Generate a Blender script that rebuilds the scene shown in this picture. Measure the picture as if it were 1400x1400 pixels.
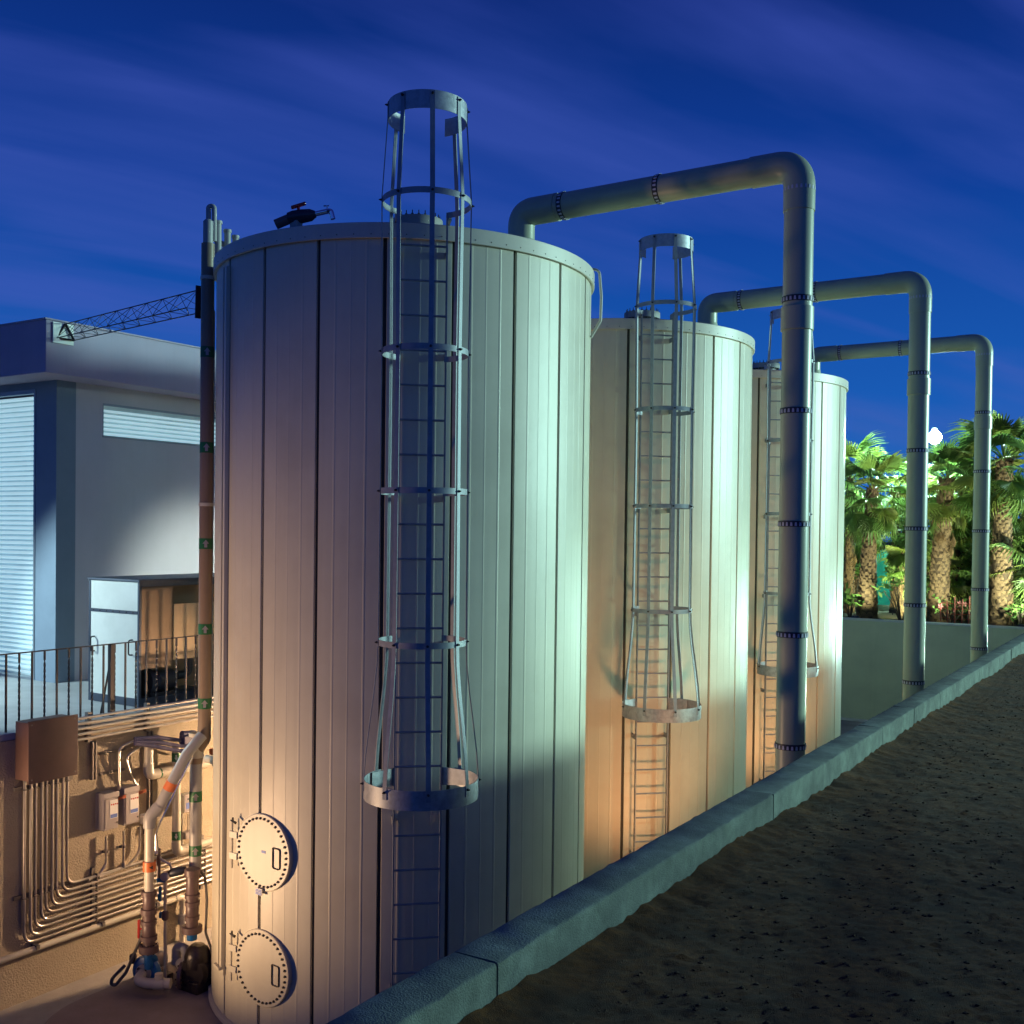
import bpy, math, random
import numpy as np
from mathutils import Vector, Matrix
random.seed(7); rng = np.random.default_rng(7)
for o in list(bpy.data.objects): bpy.data.objects.remove(o)
S = bpy.context.scene; COL = S.collection
R_ = math.radians; PI = math.pi
# ------------------------------------------------------------------ camera
EYE = 4.77
FPX, YAW, PITCH, ROLL, SX, SY = 1457.27, 0.56370, -0.015815, 0.012218, 6.82, 48.78
CAM = np.array([7.0904, -8.9721, EYE])
fw = np.array([-math.sin(YAW)*math.cos(PITCH), math.cos(YAW)*math.cos(PITCH), math.sin(PITCH)])
r0 = np.array([math.cos(YAW), math.sin(YAW), 0.0]); u0 = np.cross(r0, fw)
rv = r0*math.cos(ROLL)+u0*math.sin(ROLL); uv = -r0*math.sin(ROLL)+u0*math.cos(ROLL)
cd = bpy.data.cameras.new('camera'); co = bpy.data.objects.new('camera', cd); COL.objects.link(co)
cd.sensor_width = 36; cd.sensor_fit = 'HORIZONTAL'; cd.lens = 36*FPX/1400
cd.shift_x = -SX/1400; cd.shift_y = SY/1400; cd.clip_start = .05; cd.clip_end = 3000
m = Matrix.Identity(4)
for i in range(3):
    m[i][0] = rv[i]; m[i][1] = uv[i]; m[i][2] = -fw[i]; m[i][3] = CAM[i]
co.matrix_world = m; S.camera = co
# ------------------------------------------------------------------ view settings
S.view_settings.view_transform = 'Standard'; S.view_settings.look = 'None'
S.view_settings.exposure = 0.0; S.view_settings.gamma = 1.0
S.render.engine = 'CYCLES'
# ------------------------------------------------------------------ world: dusk sky with streaked cloud
W = bpy.data.worlds.new('World'); S.world = W; W.use_nodes = True
nt = W.node_tree; nt.nodes.clear(); N = nt.nodes.new; L = nt.links.new
def mth(op, a, b=None, t=None):
    n = (t or nt).nodes.new('ShaderNodeMath'); n.operation = op
    for i, v in enumerate((a, b)):
        if v is None: continue
        if isinstance(v, (int, float)): n.inputs[i].default_value = v
        else: (t or nt).links.new(v, n.inputs[i])
    return n.outputs[0]
def ramp(fac, stops, t=None):
    n = (t or nt).nodes.new('ShaderNodeValToRGB'); e = n.color_ramp.elements
    while len(e) < len(stops): e.new(.5)
    for el, (p, c) in zip(e, stops):
        el.position = p; el.color = (*c, 1) if len(c) == 3 else c
    (t or nt).links.new(fac, n.inputs[0]); return n.outputs[0]
tc = N('ShaderNodeTexCoord'); sp = N('ShaderNodeSeparateXYZ'); L(tc.outputs['Generated'], sp.inputs[0])
zc = mth('MAXIMUM', sp.outputs[2], 0.0)
base = ramp(zc, [(0, (.018, .14, .50)), (.12, (.010, .105, .46)), (.3, (.005, .048, .31)), (.5, (.003, .014, .13)), (1, (.002, .010, .09))])
den = mth('ADD', zc, .22)
cx = N('ShaderNodeCombineXYZ'); L(mth('DIVIDE', sp.outputs[0], den), cx.inputs[0]); L(mth('DIVIDE', sp.outputs[1], den), cx.inputs[1])
mp = N('ShaderNodeMapping'); mp.vector_type = 'TEXTURE'; mp.inputs['Rotation'].default_value = (0, 0, R_(60)); mp.inputs['Scale'].default_value = (2.2, .5, 1)
L(cx.outputs[0], mp.inputs[0])
nz = N('ShaderNodeTexNoise'); nz.inputs['Scale'].default_value = 2.0; nz.inputs['Detail'].default_value = 6; nz.inputs['Roughness'].default_value = .45; nz.inputs['Distortion'].default_value = .35
L(mp.outputs[0], nz.inputs['Vector'])
cf = ramp(nz.outputs['Fac'], [(.41, (0, 0, 0)), (.60, (1, 1, 1))])
mp2 = N('ShaderNodeMapping'); mp2.vector_type = 'TEXTURE'; mp2.inputs['Rotation'].default_value = (0, 0, R_(66)); mp2.inputs['Scale'].default_value = (1.6, .2, 1); L(cx.outputs[0], mp2.inputs[0])
nz2 = N('ShaderNodeTexNoise'); nz2.inputs['Scale'].default_value = 1.2; nz2.inputs['Detail'].default_value = 5; L(mp2.outputs[0], nz2.inputs['Vector'])
cf2 = ramp(nz2.outputs['Fac'], [(.3, (.45, .45, .45)), (.7, (1, 1, 1))])
ccol = ramp(zc, [(0, (.04, .14, .48)), (.2, (.038, .095, .45)), (.5, (.026, .048, .30)), (1, (.025, .03, .2))])
mx = N('ShaderNodeMix'); mx.data_type = 'RGBA'
L(mth('MULTIPLY', mth('MULTIPLY', cf, cf2), .95), mx.inputs[0]); L(base, mx.inputs[6]); L(ccol, mx.inputs[7])
bg = N('ShaderNodeBackground'); bg.inputs['Strength'].default_value = 1.0; L(mx.outputs[2], bg.inputs[0])
ow = N('ShaderNodeOutputWorld'); L(bg.outputs[0], ow.inputs[0])

# ------------------------------------------------------------------ pixel -> place helpers (a pixel only gives a direction)
def ray(x, y): return fw+rv*(x-700-SX)/FPX-uv*(y-700-SY)/FPX
def onZ(x, y, z): d = ray(x, y); return CAM+d*((z-CAM[2])/d[2])
def onX(x, y, X): d = ray(x, y); return CAM+d*((X-CAM[0])/d[0])
def onY(x, y, Y): d = ray(x, y); return CAM+d*((Y-CAM[1])/d[1])
def onD(x, y, ref): d = ray(x, y); return CAM+d*(np.dot(np.array(ref)-CAM, fw)/np.dot(d, fw))
def onT(x, y, R, yc=0.0):
    d = ray(x, y); a = d[0]**2+d[1]**2; ox, oy = CAM[0], CAM[1]-yc
    b = ox*d[0]+oy*d[1]; c = ox*ox+oy*oy-R*R
    return CAM+d*((-b-math.sqrt(b*b-a*c))/a)

# ------------------------------------------------------------------ materials
def mat(name, col, rough=.6, metal=0., var=.12, vscale=3., bump=0., bscale=60., streak=0., dirt=None, dscale=1.2, dlo=.45, dhi=.75, emit=None, estr=0., trans=0., rvar=0.):
    M = bpy.data.materials.new(name); M.use_nodes = True; t = M.node_tree; b = t.nodes['Principled BSDF']
    n_ = t.nodes.new; l_ = t.links.new
    tcn = n_('ShaderNodeTexCoord'); oi = n_('ShaderNodeObjectInfo')
    off = n_('ShaderNodeVectorMath'); off.operation = 'MULTIPLY_ADD'
    cmb = n_('ShaderNodeCombineXYZ')
    for i in range(3): l_(oi.outputs['Random'], cmb.inputs[i])
    l_(cmb.outputs[0], off.inputs[0]); off.inputs[1].default_value = (17, 31, 23); l_(tcn.outputs['Object'], off.inputs[2])
    V = off.outputs[0]
    nz = n_('ShaderNodeTexNoise'); nz.inputs['Scale'].default_value = vscale; nz.inputs['Detail'].default_value = 6; nz.inputs['Roughness'].default_value = .6; l_(V, nz.inputs['Vector'])
    lo = [c*(1-var) for c in col]; hi = [min(1, c*(1+var)) for c in col]
    c = ramp(nz.outputs['Fac'], [(.3, lo), (.7, hi)], t)
    def mixc(fac, a, colr):
        m_ = n_('ShaderNodeMix'); m_.data_type = 'RGBA'; l_(fac, m_.inputs[0]); l_(a, m_.inputs[6]); m_.inputs[7].default_value = (*colr, 1); return m_.outputs[2]
    if streak:
        mpn = n_('ShaderNodeMapping'); mpn.inputs['Scale'].default_value = (14, 14, .35); l_(V, mpn.inputs[0])
        sn = n_('ShaderNodeTexNoise'); sn.inputs['Scale'].default_value = 1; sn.inputs['Detail'].default_value = 4; l_(mpn.outputs[0], sn.inputs['Vector'])
        c = mixc(mth('MULTIPLY', ramp(sn.outputs['Fac'], [(.5, (0, 0, 0)), (.8, (1, 1, 1))], t), streak, t), c, [q*.55 for q in col])
    if dirt:
        dn = n_('ShaderNodeTexNoise'); dn.inputs['Scale'].default_value = dscale; dn.inputs['Detail'].default_value = 8; dn.inputs['Roughness'].default_value = .65; l_(V, dn.inputs['Vector'])
        c = mixc(ramp(dn.outputs['Fac'], [(dlo, (0, 0, 0)), (dhi, (1, 1, 1))], t), c, dirt)
    l_(c, b.inputs['Base Color']); b.inputs['Roughness'].default_value = rough; b.inputs['Metallic'].default_value = metal
    if rvar:
        l_(mth('ADD', mth('MULTIPLY', nz.outputs['Fac'], rvar, t), rough-rvar*.5, t), b.inputs['Roughness'])
    if bump:
        bn = n_('ShaderNodeTexNoise'); bn.inputs['Scale'].default_value = bscale; bn.inputs['Detail'].default_value = 5; l_(V, bn.inputs['Vector'])
        bp = n_('ShaderNodeBump'); bp.inputs['Strength'].default_value = bump; bp.inputs['Distance'].default_value = .01; l_(bn.outputs['Fac'], bp.inputs['Height']); l_(bp.outputs[0], b.inputs['Normal'])
    if emit:
        b.inputs['Emission Color'].default_value = (*emit, 1); b.inputs['Emission Strength'].default_value = estr
    if trans:
        tr = n_('ShaderNodeBsdfTranslucent'); l_(c, tr.inputs[0]); ms = n_('ShaderNodeMixShader'); ms.inputs[0].default_value = trans
        l_(b.outputs[0], ms.inputs[1]); l_(tr.outputs[0], ms.inputs[2]); l_(ms.outputs[0], t.nodes['Material Output'].inputs[0])
    return M
M = {}
M['tank'] = mat('cream_cladding', (.60, .56, .44), .38, var=.05, vscale=1.3, bump=.16, bscale=240, streak=.16, rvar=.14, dirt=(.50, .455, .35), dscale=.9, dlo=.5, dhi=.8)
M['rim'] = mat('cream_rim', (.60, .56, .47), .42, var=.05, vscale=2, bump=.1, bscale=200, streak=.15)
M['joint'] = mat('dark_joint', (.07, .066, .055), .8)
M['roof'] = mat('grey_roof', (.32, .32, .31), .6, dirt=(.2, .19, .17))
M['galv'] = mat('galvanised_steel', (.27, .29, .32), .55, .4, var=.16, vscale=14, bump=.08, bscale=120, rvar=.15)
M['galv_band'] = mat('galvanised_band', (.36, .38, .41), .48, .5, var=.22, vscale=22, rvar=.2)
M['bolt'] = mat('dark_bolt', (.05, .045, .045), .55, .6)
M['pipe'] = mat('vent_pipe_paint', (.38, .41, .29), .36, var=.06, vscale=2, streak=.15, rvar=.1)
M['ringblk'] = mat('black_ring', (.03, .03, .045), .5)
M['ringwht'] = mat('pale_tooth', (.50, .50, .60), .5)
M['conc'] = mat('kerb_concrete', (.18, .22, .18), .9, var=.3, vscale=9, bump=.6, bscale=150, dirt=(.085, .10, .09), dscale=3.2, dlo=.42, dhi=.72, streak=.3)
M['stucco'] = mat('stucco_wall', (.41, .35, .26), .92, var=.14, vscale=3, bump=1.0, bscale=55, dirt=(.31, .26, .19), dscale=1.5)
M['endwall'] = mat('end_wall_render', (.58, .60, .40), .9, var=.08, vscale=1.5, bump=.4, bscale=50, streak=.1)
M['coping'] = mat('pale_coping', (.62, .62, .58), .7)
M['floor'] = mat('yard_concrete', (.36, .33, .30), .85, var=.12, vscale=2, bump=.3, bscale=60, dirt=(.24, .22, .2), dscale=1.4)
M['pad'] = mat('pad_concrete', (.27, .225, .215), .88, var=.12, vscale=3, bump=.4, bscale=90, dirt=(.20, .165, .155), dscale=2)
M['deck'] = mat('deck_concrete', (.42, .44, .45), .6, var=.1, vscale=2, bump=.2, bscale=40, dirt=(.3, .32, .33), dscale=1.1)
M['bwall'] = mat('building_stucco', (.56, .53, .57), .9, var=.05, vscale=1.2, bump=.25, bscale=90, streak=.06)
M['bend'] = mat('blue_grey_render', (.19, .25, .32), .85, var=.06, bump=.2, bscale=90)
M['fascia'] = mat('fascia_render', (.36, .32, .42), .85, var=.05, vscale=1.5, bump=.15, bscale=80, streak=.1)
M['slat'] = mat('lit_blind_slat', (.75, .82, .84), .5, emit=(.55, .84, .92), estr=.5)
M['wframe'] = mat('window_frame', (.30, .34, .38), .4, .5)
M['glass'] = mat('window_glass', (.9, .95, .95), .03)
_b = M['glass'].node_tree.nodes['Principled BSDF']; _b.inputs['Transmission Weight'].default_value = 1.0; _b.inputs['IOR'].default_value = 1.02
M['inside'] = mat('lit_interior', (.7, .8, .82), .8, emit=(.35, .65, .9), estr=.02)
M['iron'] = mat('painted_iron', (.035, .03, .035), .45, .5)
M['boxwhite'] = mat('white_panel', (.80, .82, .76), .5, var=.04, dirt=(.7, .72, .66), dscale=2)
M['boxframe'] = mat('navy_frame', (.05, .065, .10), .45, .3)
M['boxside'] = mat('brown_board', (.24, .17, .11), .7, var=.15, vscale=2)
M['boxtan'] = mat('tan_board', (.42, .33, .22), .7, var=.1)
M['machine'] = mat('machine_dark', (.04, .045, .06), .4, .4)
M['pvc'] = mat('cream_pvc', (.52, .48, .40), .38, var=.05)
M['pvcgrey'] = mat('grey_pvc', (.34, .33, .32), .4, var=.06)
M['riserpipe'] = mat('riser_pipe', (.25, .18, .12), .42, var=.08, streak=.2)
M['brownpvc'] = mat('brown_valve', (.13, .085, .085), .42, var=.12, vscale=9)
M['conduit'] = mat('steel_conduit', (.55, .52, .50), .34, .85, var=.1, vscale=12)
M['strut'] = mat('strut_channel', (.22, .2, .19), .5, .6)
M['pullbox'] = mat('brown_pull_box', (.16, .09, .075), .6, var=.12, dirt=(.1, .06, .05))
M['ebox'] = mat('grey_enclosure', (.36, .33, .34), .45, .3, var=.05)
M['white'] = mat('white_label', (.75, .74, .72), .5, var=.03)
M['bluelab'] = mat('blue_label', (.10, .18, .55), .5, var=.05)
M['red'] = mat('red_handle', (.55, .03, .025), .4, var=.05)
M['orange'] = mat('orange_handle', (.62, .16, .05), .45, var=.05)
M['green'] = mat('green_label', (.008, .13, .04), .5, var=.05)
M['bluepump'] = mat('blue_casting', (.01, .13, .36), .35, var=.12, vscale=12)
M['darkpump'] = mat('dark_casting', (.03, .022, .022), .35, .2, var=.3, vscale=20, bump=.4, bscale=30)
M['bluepipe'] = mat('blue_pipe', (.07, .065, .14), .4)
M['chrome'] = mat('chrome', (.8, .8, .82), .12, 1.)
M['cable'] = mat('grey_cable', (.10, .09, .085), .5)
M['soil'] = mat('dirt', (.12, .045, .006), .98, var=.5, vscale=40, bump=.6, bscale=260, dirt=(.05, .022, .005), dscale=3.5, dlo=.4, dhi=.66)
M['clod'] = mat('dirt_clod', (.08, .04, .013), .95, var=.5, vscale=20)
M['gsoil'] = mat('garden_soil', (.06, .055, .03), .95, var=.3)
M['lamp'] = mat('lamp_lens', (.9, .95, .95), .3, emit=(.85, 1., .98), estr=60.)
M['lampwarm'] = mat('warm_lamp_lens', (.9, .85, .7), .3, emit=(1., .72, .42), estr=8.)
M['pole'] = mat('lamp_pole', (.12, .13, .13), .5, .5)
M['bark'] = mat('palm_bark', (.08, .05, .025), .9, var=.4, vscale=9, bump=.8, bscale=30)
M['boot'] = mat('palm_boot', (.16, .10, .045), .85, var=.4, vscale=14)
M['frond'] = mat('palm_frond', (.135, .22, .05), .42, var=.35, vscale=3, trans=.35)
M['frond2'] = mat('yellow_green_frond', (.21, .25, .05), .45, var=.3, vscale=3, trans=.35)
M['dead'] = mat('dry_frond', (.27, .17, .075), .8, var=.3, vscale=5, trans=.2)
M['leaf'] = mat('shrub_leaf', (.11, .21, .045), .4, var=.35, vscale=4, trans=.35)
M['darkleaf'] = mat('dark_tree_leaf', (.03, .07, .025), .5, var=.4, vscale=1, trans=.25)
M['stem'] = mat('shrub_stem', (.06, .045, .03), .8)
M['petal'] = mat('pink_petal', (.70, .25, .25), .6, trans=.3)
M['screen'] = mat('teal_windscreen', (.01, .27, .20), .7, var=.25, vscale=3, trans=.3)
M['net'] = mat('orange_net', (.22, .04, .015), .6)
M['far'] = mat('far_render', (.10, .11, .16), .8)
M['farlit'] = mat('far_lit_window', (.8, .8, .7), .5, emit=(1, .95, .85), estr=6.)

# ------------------------------------------------------------------ mesh builder
class MB:
    def __init__(s): s.v = []; s.f = []
    def add(s, v, f):
        k = len(s.v); s.v += [tuple(map(float, q)) for q in v]; s.f += [tuple(i+k for i in q) for q in f]; return s
    def box(s, x0, x1, y0, y1, z0, z1):
        v = [(x0, y0, z0), (x1, y0, z0), (x1, y1, z0), (x0, y1, z0), (x0, y0, z1), (x1, y0, z1), (x1, y1, z1), (x0, y1, z1)]
        return s.add(v, [(0, 3, 2, 1), (4, 5, 6, 7), (0, 1, 5, 4), (1, 2, 6, 5), (2, 3, 7, 6), (3, 0, 4, 7)])
    def obox(s, c, ax, ay, az):
        c = np.array(c, float); ax, ay, az = (np.array(q, float) for q in (ax, ay, az))
        v = [c+i*ax+j*ay+k*az for k in (-1, 1) for i, j in ((-1, -1), (1, -1), (1, 1), (-1, 1))]
        return s.add(v, [(0, 3, 2, 1), (4, 5, 6, 7), (0, 1, 5, 4), (1, 2, 6, 5), (2, 3, 7, 6), (3, 0, 4, 7)])
    def tube(s, pts, r, n=12, cap=True):
        pts = [np.array(q, float) for q in pts]; k = len(pts)
        rs = r if isinstance(r, (list, tuple)) else [r]*k
        T = []
        for i in range(k):
            a = pts[min(i+1, k-1)]-pts[max(i-1, 0)]; T.append(a/(np.linalg.norm(a)+1e-12))
        ref = np.array([0, 0, 1.]) if abs(T[0][2]) < .9 else np.array([1., 0, 0])
        U = np.cross(T[0], ref); U /= np.linalg.norm(U); vs = []
        for i in range(k):
            U = U-T[i]*np.dot(U, T[i]); U /= np.linalg.norm(U); B = np.cross(T[i], U)
            for j in range(n):
                a = 2*PI*j/n; vs.append(pts[i]+rs[i]*(math.cos(a)*U+math.sin(a)*B))
        fs = [(i*n+j, i*n+(j+1) % n, (i+1)*n+(j+1) % n, (i+1)*n+j) for i in range(k-1) for j in range(n)]
        if cap: fs += [tuple(range(n-1, -1, -1)), tuple((k-1)*n+j for j in range(n))]
        return s.add(vs, fs)
    def lathe(s, prof, n=48, o=(0, 0, 0), a0=0., a1=None, axis=(0, 0, 1)):
        full = a1 is None
        ax = Vector(axis).normalized(); q = Vector((0, 0, 1)).rotation_difference(ax); o = Vector(o)
        cols = n if full else n+1; vs = []
        for j in range(cols):
            a = 2*PI*j/n if full else a0+(a1-a0)*j/n
            for r, z in prof: vs.append(o+q @ Vector((r*math.cos(a), r*math.sin(a), z)))
        k = len(prof); fs = []
        for j in range(n):
            j2 = (j+1) % cols
            for i in range(k-1): fs.append((j*k+i, j2*k+i, j2*k+i+1, j*k+i+1))
        return s.add(vs, fs)
def fillet(pts, r, seg=6):
    pts = [np.array(q, float) for q in pts]; out = [pts[0]]
    for i in range(1, len(pts)-1):
        a, b, c = pts[i-1], pts[i], pts[i+1]; d1 = a-b; d2 = c-b; l1 = np.linalg.norm(d1); l2 = np.linalg.norm(d2)
        d1 = d1/l1; d2 = d2/l2; cs = float(np.clip(np.dot(d1, d2), -1, 1)); ang = math.acos(cs)
        if ang > PI-.03: out.append(b); continue
        t = min(r/math.tan(ang/2), l1*.48, l2*.48); p0 = b+d1*t; p1 = b+d2*t
        for k in range(seg+1):
            u = k/seg; out.append((1-u)**2*p0+2*u*(1-u)*(b*.94+.06*(p0+p1)/2)+u*u*p1)
    out.append(pts[-1]); return out
def mesh(mb, sharp=30):
    me = bpy.data.meshes.new('mesh'); me.from_pydata(mb.v, [], mb.f); me.update()
    if sharp:
        me.polygons.foreach_set('use_smooth', [True]*len(me.polygons)); me.set_sharp_from_angle(angle=R_(sharp))
    return me
def obj(name, mb, m_, parent=None, sharp=30, bevel=0., loc=None, rot=None):
    me = mb if isinstance(mb, bpy.types.Mesh) else mesh(mb, sharp)
    if not me.materials: me.materials.append(M[m_] if isinstance(m_, str) else m_)
    o = bpy.data.objects.new(name, me); COL.objects.link(o)
    if parent is not None:
        o.parent = parent
        wl = parent.get('_l', (0, 0, 0))
        o.location = [-q for q in wl]
    if loc is not None: o.location = loc
    if rot is not None: o.rotation_euler = rot
    if bevel:
        b = o.modifiers.new('bevel', 'BEVEL'); b.width = bevel; b.segments = 2; b.limit_method = 'ANGLE'
    return o
ROOTS = []
def thing(name, label, cat, loc=(0, 0, 0), group=None):
    o = bpy.data.objects.new(name, None); COL.objects.link(o); o.empty_display_size = .1
    o.location = [float(q) for q in loc]; o['label'] = label; o['category'] = cat
    o['_l'] = [float(q) for q in loc]; ROOTS.append(o)
    if group: o['group'] = group
    return o
def tag(o, label, cat, group=None):
    o['label'] = label; o['category'] = cat
    if group: o['group'] = group
    return o
def struct(name, mb, m_, **k):
    o = obj(name, mb, m_, **k); o['kind'] = 'structure'; return o
def stuff(o): o['kind'] = 'stuff'; return o
def dup(root, dloc, label=None, skip=()):
    r = root.copy(); COL.objects.link(r); r.location = Vector(root.location)+Vector(dloc)
    if label: r['label'] = label
    for ch in list(root.children):
        if ch.name.split('.')[0] in skip: continue
        c = ch.copy(); COL.objects.link(c); c.parent = r
        for g in ch.children:
            d = g.copy(); COL.objects.link(d); d.parent = c
    return r
def light(name, loc, color, power, radius, parent=None, spot=None, aim=None, blend=.5):
    ld = bpy.data.lights.new(name, 'SPOT' if spot else 'POINT'); ld.energy = power; ld.color = color; ld.shadow_soft_size = radius
    o = bpy.data.objects.new(name, ld); COL.objects.link(o); o.location = loc
    if spot:
        ld.spot_size = R_(spot); ld.spot_blend = blend
        o.rotation_euler = (Vector(aim)-Vector(loc)).to_track_quat('-Z', 'Y').to_euler()
    if parent is not None:
        o.parent = parent; o.location = [a-b for a, b in zip(loc, parent['_l'])]
    return o

# ------------------------------------------------------------------ key dimensions (metres; tank 1 axis is the origin, pad top z = 0)
TR, TS, ZRIM0, ZRIM1 = 1.95, 4.806, 7.325, 7.465
WX, FZ, DZ = -2.9, -.1, 2.6              # retaining wall face, yard floor, deck
PX0, PX1, PZ, GZ = 5.04, 5.22, 3.37, 3.205   # kerb wall outer/inner face, top, dirt level
EW = 19.4; GARD = 2.42
# ------------------------------------------------------------------ the setting
def sheet(x0, x1, y0, y1, z, nx=1, ny=1):
    b = MB(); vs = [(x0+(x1-x0)*i/nx, y0+(y1-y0)*j/ny, z) for j in range(ny+1) for i in range(nx+1)]
    b.add(vs, [(j*(nx+1)+i, j*(nx+1)+i+1, (j+1)*(nx+1)+i+1, (j+1)*(nx+1)+i) for j in range(ny) for i in range(nx)]); return b
struct('ground', sheet(-900, 900, -900, 900, -.6), 'gsoil')
struct('yard_floor', MB().box(WX+.001, PX0-.001, -14, EW-.001, -.5, FZ), 'floor')
# pad with rounded near corners
def rrect(x0, x1, y0, y1, r, z0, z1, n=10):
    pts = []
    for cx_, cy_, a in ((x1-r, y0+r, -90), (x1-r, y1-r, 0), (x0+r, y1-r, 90), (x0+r, y0+r, 180)):
        for k in range(n+1):
            t = R_(a+90*k/n); pts.append((cx_+r*math.cos(t), cy_+r*math.sin(t)))
    k = len(pts); e = .02; b = MB()
    c = np.mean(pts, axis=0)
    ins = [(x-(1 if x > c[0] else -1)*e, y-(1 if y > c[1] else -1)*e) for x, y in pts]
    b.add([(x, y, z0) for x, y in pts]+[(x, y, z1-e) for x, y in pts]+[(x, y, z1) for x, y in ins],
          [(i, (i+1) % k, k+(i+1) % k, k+i) for i in range(k)]+[(k+i, k+(i+1) % k, 2*k+(i+1) % k, 2*k+i) for i in range(k)]+[tuple(range(2*k, 3*k))])
    return b
struct('tank_pad', rrect(-2.3, 2.6, -3.05, 12.4, .75, FZ-.05, 0), 'pad')
# dirt terrace the photographer stands on
def hgt(x, y):
    h = 0
    for (f, a, px, py) in NZ: h = h+a*np.sin(f*(x*px+y*py)+a*977)
    return h
NZ = [(f, a, math.cos(t), math.sin(t)) for f, a, t in [(.9, .012, .4), (2.1, .006, 1.9), (4.1, .003, 2.8), (7.9, .0018, .9), (13, .0013, 2.2), (19, .0012, 5.2), (31, .0012, 1.2), (43, .001, 3.6)]]
xs = np.concatenate([np.linspace(PX1+.001, 8.6, 150), np.linspace(8.6, 16, 30), [22, 60, 400]])
ys = np.concatenate([[-300, -40, -12], np.linspace(-9.5, 2, 480), np.linspace(2.1, 16, 150), [24, 60, 400]])
Xg, Yg = np.meshgrid(xs, ys); Zg = GZ+hgt(Xg, Yg)+rng.normal(0, .0022, Xg.shape)+.005*np.maximum(0, rng.normal(0, 1, Xg.shape)-1.6)
Zg = Zg+np.exp(-(Xg-PX1)/.10)*(.03+.018*np.sin(Yg*1.7)*np.sin(Yg*.9+1)+.006*np.sin(Yg*9+2*np.sin(Yg*2.3))+.005*np.sin(Yg*31+3*np.sin(Yg*5)))
Zg = np.minimum(Zg, PZ-.03)
b = MB(); nx = len(xs); b.v = [tuple(q) for q in np.stack([Xg.ravel(), Yg.ravel(), Zg.ravel()], 1).tolist()]
b.f = [(j*nx+i, j*nx+i+1, (j+1)*nx+i+1, (j+1)*nx+i) for j in range(len(ys)-1) for i in range(nx-1)]
struct('dirt_ground', b, 'soil', sharp=180)
# loose clods and pebbles
b = MB()
ico = [(0, 0, -1), (.72, -.53, -.45), (-.28, -.85, -.45), (-.89, 0, -.45), (-.28, .85, -.45), (.72, .53, -.45), (.28, -.85, .45), (-.72, -.53, .45), (-.72, .53, .45), (.28, .85, .45), (.89, 0, .45), (0, 0, 1)]
icf = [(0, 1, 2), (1, 0, 5), (0, 2, 3), (0, 3, 4), (0, 4, 5), (1, 5, 10), (2, 1, 6), (3, 2, 7), (4, 3, 8), (5, 4, 9), (1, 10, 6), (2, 6, 7), (3, 7, 8), (4, 8, 9), (5, 9, 10), (6, 10, 11), (7, 6, 11), (8, 7, 11), (9, 8, 11), (10, 9, 11)]
for k in range(15000):
    y = -8+20*random.random()**1.5; x = PX1+.02+3.4*random.random()**(2.2 if k % 2 else 1.2)
    r = .0025+.010*random.random()**4; z = float(GZ+hgt(x, y))
    b.add([(x+r*q[0]*random.uniform(.7, 1.4), y+r*q[1]*random.uniform(.7, 1.4), z+r*q[2]*.7) for q in ico], icf)
o = stuff(obj('loose_clods', b, 'clod', sharp=0)); tag(o, 'loose brown clods and pebbles scattered over the dirt beside the kerb', 'soil')
struct('garden_ground', sheet(-200, PX0-.001, EW+.25, 300, GARD), 'gsoil')
struct('deck', MB().box(-60, WX-.18, -14, EW, 2.2, DZ), 'deck')

# kerb wall between dirt terrace and tank yard, in cast lengths
kw = thing('kerb_wall', 'weathered concrete kerb wall running diagonally between the dirt terrace and the tank yard', 'wall', (PX0, -8, 0))
yj = [-9.6, -6.1, -3.4, -1.0, .05, 1.1, 3.2, 5.6, 8.4, 11.6, 15.2, EW+.3]
for i in range(len(yj)-1):
    y0, y1 = yj[i]+.004, yj[i+1]-.004; n = max(4, int((y1-y0)/.05)); e = .012
    prof = [(PX1, GZ-.4), (PX1, PZ-e), (PX1-e*.3, PZ-e*.3), (PX1-e, PZ), (PX0+e, PZ), (PX0+e*.3, PZ-e*.3), (PX0, PZ-e), (PX0, -.4)]
    b = MB(); vs = []
    for j in range(n+1):
        y = y0+(y1-y0)*j/n
        for q, (x, z) in enumerate(prof):
            w = 1 if q in (1, 2, 3, 4, 5, 6) else 0
            vs.append((x+w*random.gauss(0, .0016), y, z+w*random.gauss(0, .0016)))
    k = len(prof); fs = [(j*k+i_, (j+1)*k+i_, (j+1)*k+i_+1, j*k+i_+1) for j in range(n) for i_ in range(k-1)]
    fs += [tuple(range(k)), tuple(n*k+q for q in range(k-1, -1, -1))]
    b.add(vs, fs); obj('kerb_length', b, 'conc', kw, sharp=50)
obj('joint_filler', MB().box(PX0+.03, PX1-.012, -9.6, EW+.2, -.3, PZ-.012), 'joint', kw)
# end wall of the yard
ew = thing('end_wall', 'olive rendered wall closing the far end of the yard below the palms', 'wall', (0, EW, FZ))
obj('wall_body', MB().box(-2.9, PX0-.002, EW, EW+.25, -.4, 2.53), 'endwall', ew)
obj('coping', MB().box(-2.9, PX0-.003, EW-.03, EW+.28, 2.53, 2.575), 'coping', ew, bevel=.006)
obj('base_ledge', MB().box(-2.8, PX0-.003, EW-.14, EW-.001, FZ, FZ+.05), 'coping', ew, bevel=.006)
# unseen wall added right of the view to shade the near dirt
tw = thing('added_shade_wall', 'unseen rendered wall added past the right edge to shade the dirt terrace', 'wall', (16, -8, GZ))
obj('wall_body', MB().box(16, 16.2, -30, 8, GZ-.4, GZ+2.4), 'endwall', tw); obj('coping', MB().box(15.96, 16.24, -30, 8.04, GZ+2.4, GZ+2.46), 'coping', tw)
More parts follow.
